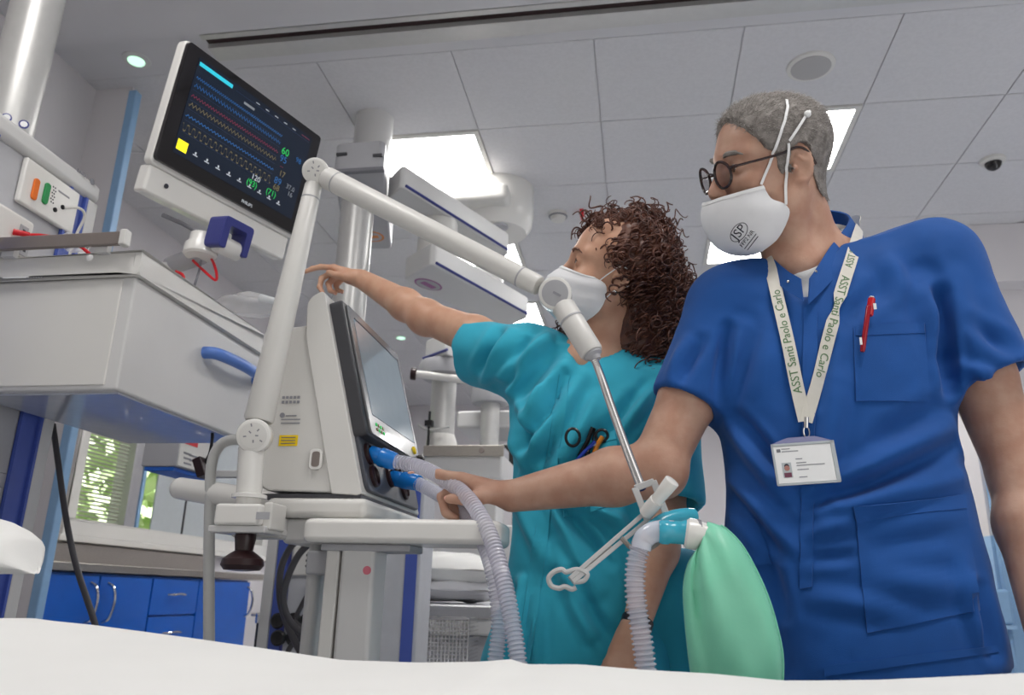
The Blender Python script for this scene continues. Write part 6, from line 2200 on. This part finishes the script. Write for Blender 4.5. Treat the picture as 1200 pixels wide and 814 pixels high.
# =================================================================== THE WOMAN IN THE TEAL TUNIC
M['skin_w'] = mat('skin_light', rgb(208, 164, 138), .48, col2=rgb(198, 150, 124), nscale=24, bump=.08, bscale=350, sss=.12)
M['teal_cloth'] = mat('teal_cotton', rgb(46, 168, 194), .82, noise=.05, nscale=14, bump=.2, bscale=900, sheen=.1)
M['hair_brown'] = mat('dark_brown_curls', rgb(66, 34, 27), .45, col2=rgb(104, 62, 44), nscale=60, spec=.6)
YW = 1.66
HW = HeadFrame((-.045, 1.600, 1.470), 190, -11, -22, .97)
wo = thing('person', 'curly-haired woman in teal tunic and white mask reaching up to the left', 'person', (-.02, YW, 0))
neck_b = P(708, 425, 1.66)
shR, shL = P(622, 420, 1.67), P(783, 462, 1.66)
elR, wrR = P(499, 371, 1.82), P(424, 327, 1.93)
elL, wrL = P(781, 610, 1.60), P(744, 738, 1.50)
fR = nrm(P(372, 312, 1.95) - P(424, 327, 1.93))
fL = nrm(P(722, 800, 1.47) - wrL)
xs = axis(-1.02, .34, [(-.98, -.66, .003), (-.16, .08, .003)], .008)
ys = axis(1.36, 2.06, [(1.48, 1.72, .0035), (1.86, 2.02, .003)], .008)
zs = axis(.02, 1.78, [(1.34, 1.62, .003), (1.58, 1.74, .003)], .008)
S = SDF(xs, ys, zs)
head_prims(S, HW, True)
S.rc(HW.p(-.025, 0, -.045), neck_b, .050, .056, .03)
S.rc(HW.p(.012, 0, -.09), P(690, 420, 1.62), .026, .034, .03)
S.rc(neck_b, shR + [.04, 0, -.03], .05, .05, .04).rc(neck_b, shL + [-.03, 0, -.03], .05, .05, .04)
S.ell(P(695, 500, 1.67), (.11, .07, .16), .03).ell(P(690, 640, 1.68), (.095, .06, .17), .01)
S.ell(P(683, 425, 1.635), (.06, .045, .05), .03)
S.chain([shR, shR + (elR - shR) * .5, elR, elR + (wrR - elR) * .3, wrR], [.050, .048, .040, .0405, .0265], .02)
S.ell(elR + [0, -.004, -.006], (.036, .036, .036), .03)
S.chain([shL, shL + (elL - shL) * .5, elL, elL + (wrL - elL) * .3, wrL], [.045, .042, .036, .037, .024], .02)
tips = hand(S, wrR, fR, (-.15, .15, .97), 1, [(4, 14, 18, 12), (0, 50, 58, 36), (-4, 64, 70, 40), (-9, 66, 72, 42)],
            [(.036, .034, -.020), (.062, .040, -.026), (.090, .034, -.022)], .93)
hand(S, wrL, fL, (.5, -.8, .1), 1, [(4, 14, 22, 14), (1, 18, 26, 16), (-3, 22, 28, 18), (-7, 26, 32, 20)], [(.036, .034, -.02), (.06, .045, -.03), (.085, .045, -.035)], .93)
hipR, hipL = np.array([-.08, 1.68, .80]), np.array([.08, 1.68, .80])
for hp in (hipR, hipL):
    S.chain([hp, (hp[0], 1.67, .44), (hp[0], 1.72, .09)], [.075, .050, .036], .03)
V, Q = S.mesh()
V = laplace(V, Q, 1, .35)
sdf_obj('body', V, Q, M['skin_w'], wo)
bv_wb = bvh_of(V, Q)
nails(tips, wo, MAT_NAIL, .9)
eyes(HW, wo, (.97, .10, .12))
for s in (-1, 1):
    eb = [HW.p(.099, s * .014, .032), HW.p(.101, s * .028, .040), HW.p(.092, s * .043, .041), HW.p(.080, s * .053, .034)]
    MB().tube(spline(eb, 14), [.0018] * 3 + [.0030] * 7 + [.0012] * 4, 6).build('eyebrow', M['hair_brown'], wo)
    el = [HW.p(.0925 - .004 * abs(k), s * (.032 + .0125 * k), .0195 - .004 * k * k) for k in np.linspace(-1, 1, 9)]
    MB().tube(el, .0011, 5).build('eyelash', M['hair_brown'], wo)

# hair: a soft core plus many curls
core = [(HW.p(-.035, 0, .045), .090), (P(742, 318, 1.66), .094), (P(754, 358, 1.66), .095), (P(748, 398, 1.66), .082), (P(770, 345, 1.70), .075), (P(722, 282, 1.64), .062), (P(752, 285, 1.68), .072)]
S = SDF(axis(-.16, .22, [], .005), axis(1.44, 1.84, [], .005), axis(1.22, 1.68, [], .005))
for c, r in core:
    S.ell(c, (r, r * .95, r), .03)
S.rc(P(664, 385, 1.66), P(660, 395, 1.66), .020, .016, .02)
# keep face and neck front clear
G = np.stack(np.meshgrid(*S.ax, indexing='ij'), -1).reshape(-1, 3)
L = HW.loc(G).reshape(S.D.shape + (3,))
lx, ly, lz = L[..., 0], np.abs(L[..., 1]), L[..., 2]
fl = np.interp(lz, [-.14, -.05, .0, .04, .07, .095, .12], [-.034, -.026, -.004, .020, .042, .070, .14])
face = (fl - lx)                       # negative in front of the hairline
far = L[..., 1] < -.09
S.D = np.maximum(S.D, -face * .8).astype(np.float32)
V, Q = S.mesh()
V = laplace(V, Q, 2)
N = vnormals(V, Q)
V = V + N * (.006 * snoise(V, 9, 31, 3) + .0025 * snoise(V, 40, 32, 2))[:, None]
hair = sdf_obj('hair', V, Q, M['hair_brown'], wo)
N = vnormals(V, Q)
rg = np.random.default_rng(5)
cur = MB()
def curl(root, d0, L, rad, turns, r, droop, n=30):
    d0 = nrm(d0)
    u = nrm(np.cross(d0, rg.normal(size=3)))
    w = np.cross(d0, u)
    t = np.linspace(0, 1, n)
    ph = rg.uniform(0, 6.28)
    base = root + d0 * (t * L)[:, None] + np.array([0, 0, -1.0]) * (droop * t ** 2)[:, None]
    rr = rad * np.minimum(1, t * 4 + .1)
    a = ph + t * turns * 6.283
    p = base + u * (rr * np.cos(a))[:, None] + w * (rr * np.sin(a))[:, None]
    cur.tube(p, r * (1 - .6 * t), 5, cap=False)
loc = HW.loc(V)
for i in rg.integers(0, len(V), 1700):
    p_, n_ = V[i], N[i]
    l = loc[i]
    if n_[1] > .45:
        continue
    front = l[0] - np.interp(l[2], [-.14, -.05, .0, .04, .07, .095, .12], [-.034, -.026, -.004, .020, .042, .070, .14])
    if front > -.014 and n_ @ HW.R[:, 0] > .4 and l[2] < .10:
        tang = nrm(-HW.R[:, 2] * .8 - HW.R[:, 0] * .6)
        curl(p_ - HW.R[:, 0] * .004, tang + .2 * rg.normal(size=3), rg.uniform(.03, .06), rg.uniform(.004, .007), rg.uniform(2, 3.5), rg.uniform(.0014, .0022), .01)
        continue
    down = np.array([0, 0, -1.0])
    tang = nrm(down - n_ * (down @ n_) + .18 * n_ + .28 * rg.normal(size=3))
    curl(p_ - n_ * .006, tang, rg.uniform(.03, .07), rg.uniform(.006, .012), rg.uniform(1.5, 3.6), rg.uniform(.0020, .0036), rg.uniform(0, .02))
# fringe over the forehead and loose flyaways round the outline
for k in range(60):
    s = rg.uniform(-1, 1)
    z = .098 + .007 * rg.normal()
    root = HW.p(.045 + .015 * rg.random(), s * .05, z)
    curl(root, HW.R[:, 0] * rg.uniform(.3, .8) + HW.R[:, 2] * rg.uniform(.0, .55) + .3 * rg.normal(size=3), rg.uniform(.012, .026), rg.uniform(.005, .010), rg.uniform(1.2, 2.6), rg.uniform(.0010, .0017), rg.uniform(.0, .025), 34)
for k in range(26):
    root = HW.p(.055 - .03 * rg.random(), -.068 + .012 * rg.normal(), .05 + .03 * rg.normal())
    curl(root, HW.R[:, 0] * .5 - HW.R[:, 1] * .5 - HW.R[:, 2] * rg.uniform(0, .8), rg.uniform(.02, .045), rg.uniform(.005, .009), rg.uniform(1.5, 2.5), .0014, .012)
for k in range(40):
    a_ = P(664 + rg.normal() * 4, 378 + rg.normal() * 5, 1.655)
    curl(a_, [rg.normal() * .3, rg.normal() * .3, -1], rg.uniform(.02, .045), rg.uniform(.004, .007), rg.uniform(1.5, 3), .0015, .0)
o = cur.build('hair_curls', M['hair_brown'], wo, smooth=180, fix=False)
o['kind'] = 'stuff'

# tunic
SHW = -.10
px = [(636, 408, 768, 430), (602, 428, 798, 452), (597, 480, 806, 500), (602, 560, 800, 568), (601, 640, 797, 642), (592, 700, 797, 700), (577, 745, 799, 745), (560, 800, 801, 792)]
rw = rows_from(px, YW, [.058, .085, .105, .110, .112, .118, .126, .134], SHW, .0)
S = SDF(axis(-.42, .36, [], .0048), axis(1.44, 2.0, [], .0048), axis(.58, 1.50, [], .0048))
seR, seL = P(552, 412, 1.765), P(790, 592, 1.60)
aR = nrm(elR - shR)
S.rc(shR, seR + aR * .03, .070, .076, .04)
S.rc(shR + [.01, 0, -.05], seR + np.array([.03, -.005, -.045]), .060, .040, .04)
S.rc(shL, seL + (seL - shL) * .2, .062, .058, .035)
for sh, se, r, nn_ in ((shR, seR, .074, nrm(seR - shR + np.array([0, -.03, .01]))), (shL, seL, .058, nrm(seL - shL))):
    u = nrm(np.cross(nn_, [0, 1, 0]))
    w = np.cross(nn_, u)
    S.obox(se + nn_ * .08, (.08, .12, .12), np.array([nn_, u, w]), .003, .003, 's')
    S.rc(se - nn_ * .045, se + nn_ * .02, r - .022, r - .008, .004, 's')
S.loft(rw, SHW, .0, 2.3, k=.03)
S.ell(P(655, 505, 1.60), (.07, .055, .065), .05).ell(P(735, 515, 1.60), (.07, .055, .065), .05)
S.rc(neck_b + [0, .01, -.03], shR, .055, .062, .05).rc(neck_b + [0, .01, -.03], shL, .055, .062, .05)
S.rc(neck_b + [-.01, -.01, .0], HW.p(.0, 0, -.09), .062, .064, .006, 's')
S.chain([P(688, 395, 1.575), P(678, 415, 1.575), P(671, 428, 1.565)], [.034, .018, .004], .008, 's')
V, Q = S.mesh()
V = laplace(V, Q, 2, .5)
N = vnormals(V, Q)
seg = [(640, 395, 590, 440, 7, .006), (655, 405, 600, 470, 7, -.006), (668, 425, 612, 500, 8, .007), (660, 440, 618, 520, 6, -.006), (680, 440, 640, 520, 9, .005),
       (600, 390, 570, 445, 7, .005), (585, 388, 562, 430, 6, -.005), (618, 400, 590, 455, 6, -.005), (578, 455, 615, 520, 8, -.008), (590, 475, 612, 540, 7, .006),
       (640, 470, 615, 560, 8, .005), (655, 480, 640, 540, 7, -.004), (700, 470, 645, 560, 10, .005), (740, 470, 700, 520, 9, -.005), (770, 455, 730, 500, 8, .006),
       (800, 470, 755, 520, 8, -.005), (805, 500, 760, 535, 8, .005),
       (605, 580, 640, 660, 9, .005), (620, 560, 665, 650, 7, -.004), (640, 600, 700, 690, 10, .005), (655, 590, 715, 660, 7, -.004), (650, 640, 690, 740, 9, .005), (670, 690, 720, 755, 9, -.004),
       (600, 690, 590, 770, 8, -.005), (612, 680, 606, 770, 7, .005), (628, 700, 628, 775, 8, .004), (720, 600, 760, 690, 9, .005), (640, 560, 720, 590, 8, -.005), (650, 575, 730, 612, 7, .005)]
V = V + N * (folds(V, N, seg, 3.8) + .0036 * snoise(V, 5, 41, 2) + .0008 * snoise(V, 15, 42, 2))[:, None]
N = vnormals(V, Q)
tun = sdf_obj('tunic', V, Q, M['teal_cloth'], wo)
bv_w = bvh_of(V, Q)
patch(bv_w, [(655, 438), (668, 440), (622, 775), (604, 775)], 4, 60, .0006, .002, 'placket', M['teal_cloth'], tun)
patch(bv_w, [(655, 528), (722, 506), (730, 590), (660, 606)], 14, 14, .0005, .0026, 'chest_pocket', M['teal_cloth'], tun)
patch(bv_w, [(654, 527), (722, 505), (723, 515), (655, 537)], 14, 4, .003, .0014, 'pocket_hem', M['teal_cloth'], tun)
# inner tee band at the left sleeve
# trousers and shoes
S = SDF(axis(-.26, .26, [], .008), axis(1.5, 1.86, [], .008), axis(.04, .95, [], .008))
S.rc((-.07, 1.67, .80), (.07, 1.67, .80), .11, .11, .03)
for hp in (hipR, hipL):
    S.chain([hp + [0, -.005, -.04], (hp[0], 1.67, .44), (hp[0], 1.71, .11)], [.10, .08, .07], .02)
S.obox((0, 1.68, .02), (.4, .4, .055), np.eye(3), .003, 0, 's')
V, Q = S.mesh()
V = laplace(V, Q, 2)
sdf_obj('trousers', V, Q, M['teal_cloth'], wo)
shoe(-.08, 1.72, M['white_gloss'], wo)
shoe(.08, 1.72, M['white_gloss'], wo)

# mask
mk2 = thing('face_mask', 'white folded mask with ear loops worn by the curly-haired woman', 'mask', HW.p(.11, 0, -.06))
g = mask_grid(HW, [(.116, -.002), (.136, -.022), (.150, -.052), (.142, -.088), (.108, -.116), (.074, -.126)],
              [(.046, .072, -.014), (.020, .078, -.024), (.014, .080, -.050), (.022, .074, -.080), (.046, .058, -.110), (.066, .038, -.124)], pw=.95)
n_ = grid_normals(g)
out = np.sign(((g - HW.p(0, 0, -.05)) * n_).sum(2).mean())
rid = np.zeros((33, 25))
for j, a_ in ((5, .0022), (8, -.0014), (13, .0016), (17, -.0012)):
    rid += a_ * np.exp(-((np.arange(25) - j) / .9) ** 2)[None, :]
g = g + n_ * out * rid[..., None]
MB().slab(g, n_ * out * .0022).build('shell', M['mask'], mk2, smooth=60)
MB().slab(g[:, [0, 1]] + n_[:, [0, 1]] * out * .0024, n_[:, [0, 1]] * out * .0012).build('top_welt', M['elastic'], mk2, smooth=60)
near = -1 if HW.loc(g[-1][12:13])[0, 1] > 0 else 0
for ii in (0, -1):
    MB().tube(g[ii] + n_[ii] * out * .001, .0017, 6).build('edge_weld', M['elastic'], mk2)
    s = 1 if HW.loc(g[ii][12:13])[0, 1] > 0 else -1
    for j, ez in ((2, .022), (19, -.026)):
        MB().tube(spline([g[ii][j], (g[ii][j] + HW.p(.0, s * .083, ez)) / 2 + HW.R[:, 1] * s * .003, HW.p(-.006, s * .084, ez), HW.p(-.03, s * .083, ez * .6)], 16), .0014, 6).build('ear_loop', M['elastic'], mk2)
er = HW.p(-.004, .0865, -.033)
tag(MB().ball(er, .0042, 14, 10).build('earring', M['chrome']), 'tiny bright stud earring in the woman\'s ear', 'earring')

# scissors and pens in her chest pocket
M['pen_blue'] = mat('pen_blue', rgb(40, 70, 180), .3, noise=.03)
M['pen_orange'] = mat('pen_orange', rgb(226, 140, 40), .3, noise=.03)
def on_w(x, y, off=.012):
    h, n = hit(bv_w, x, y, off)
    return h
t = thing('scissors', 'black-handled scissors tucked in the teal chest pocket', 'scissors', on_w(690, 530))
for cxp, cyp, rx, ry in ((674, 514, 8, 10), (704, 511, 7, 7)):
    MB().tube([on_w(cxp, cyp, .012) + (P(cxp + rx * math.cos(a), cyp + ry * math.sin(a), 1.55) - P(cxp, cyp, 1.55)) for a in np.linspace(0, 2 * math.pi, 25)[:-1]], .0030, 8, closed=True).build('finger_loop', M['black'], t)
MB().tube([on_w(680, 521, .014), on_w(691, 530, .012), on_w(692, 548, .008)], [.004, .0045, .003], 8).build('shank', M['black'], t)
MB().tube([on_w(698, 517, .014), on_w(690, 531, .013), on_w(688, 548, .008)], [.004, .0045, .003], 8).build('shank', M['black'], t)
MB().lathe(on_w(691, 530, .016), nrm(EYE - on_w(691, 530)), [(0, .004), (.002, .003)], 12).build('pivot', M['chrome'], t)
t = thing('pen', 'black pen standing upright in the teal chest pocket', 'pen', on_w(685, 520))
MB().tube([on_w(689, 499, .016), on_w(683, 514, .014), on_w(676, 532, .008)], .0046, 10).build('barrel', M['black'], t)
MB().tube([on_w(690, 500, .021), on_w(686, 512, .020)], .0016, 6).build('clip', M['black'], t)
t = thing('pen', 'bright blue pen slanting in the teal chest pocket', 'pen', on_w(680, 525))
MB().tube([on_w(690, 513, .020), on_w(680, 524, .018), on_w(667, 541, .014)], .0036, 10).build('barrel', M['pen_blue'], t)
MB().tube([on_w(690, 513, .0235), on_w(684, 520, .0225)], .0013, 6).build('clip', M['pen_blue'], t)
t = thing('marker', 'orange-tipped marker in the teal chest pocket', 'marker', on_w(708, 522))
MB().tube([on_w(711, 517, .014), on_w(702, 526, .012), on_w(696, 536, .006)], .0052, 10).build('barrel', M['pen_orange'], t)
MB().lathe(on_w(697, 526, .017), nrm(EYE - on_w(697, 526)), [(0, .005), (.004, .0045)], 12).build('cap_disc', M['paper'], t)
# watch
t = thing('wristwatch', 'dark strap watch on the woman\'s lowered wrist', 'watch', wrL)
ax_ = nrm(wrL - elL)
wc = wrL - ax_ * .012
u = nrm(np.cross(ax_, [0, 1, 0])); w = np.cross(ax_, u)
MB().lathe(wc - ax_ * .009, ax_, [(0, .0262), (.001, .0285), (.017, .0282), (.018, .0258)], 30).build('strap', M['brownblack'], t)
dn = nrm(EYE - wc - ax_ * ((EYE - wc) @ ax_) + [.03, 0, 0])
MB().lathe(wc + dn * .0265, dn, [(0, .015), (.004, .0155), (.006, .013)], 24).build('case', M['dgrey'], t)
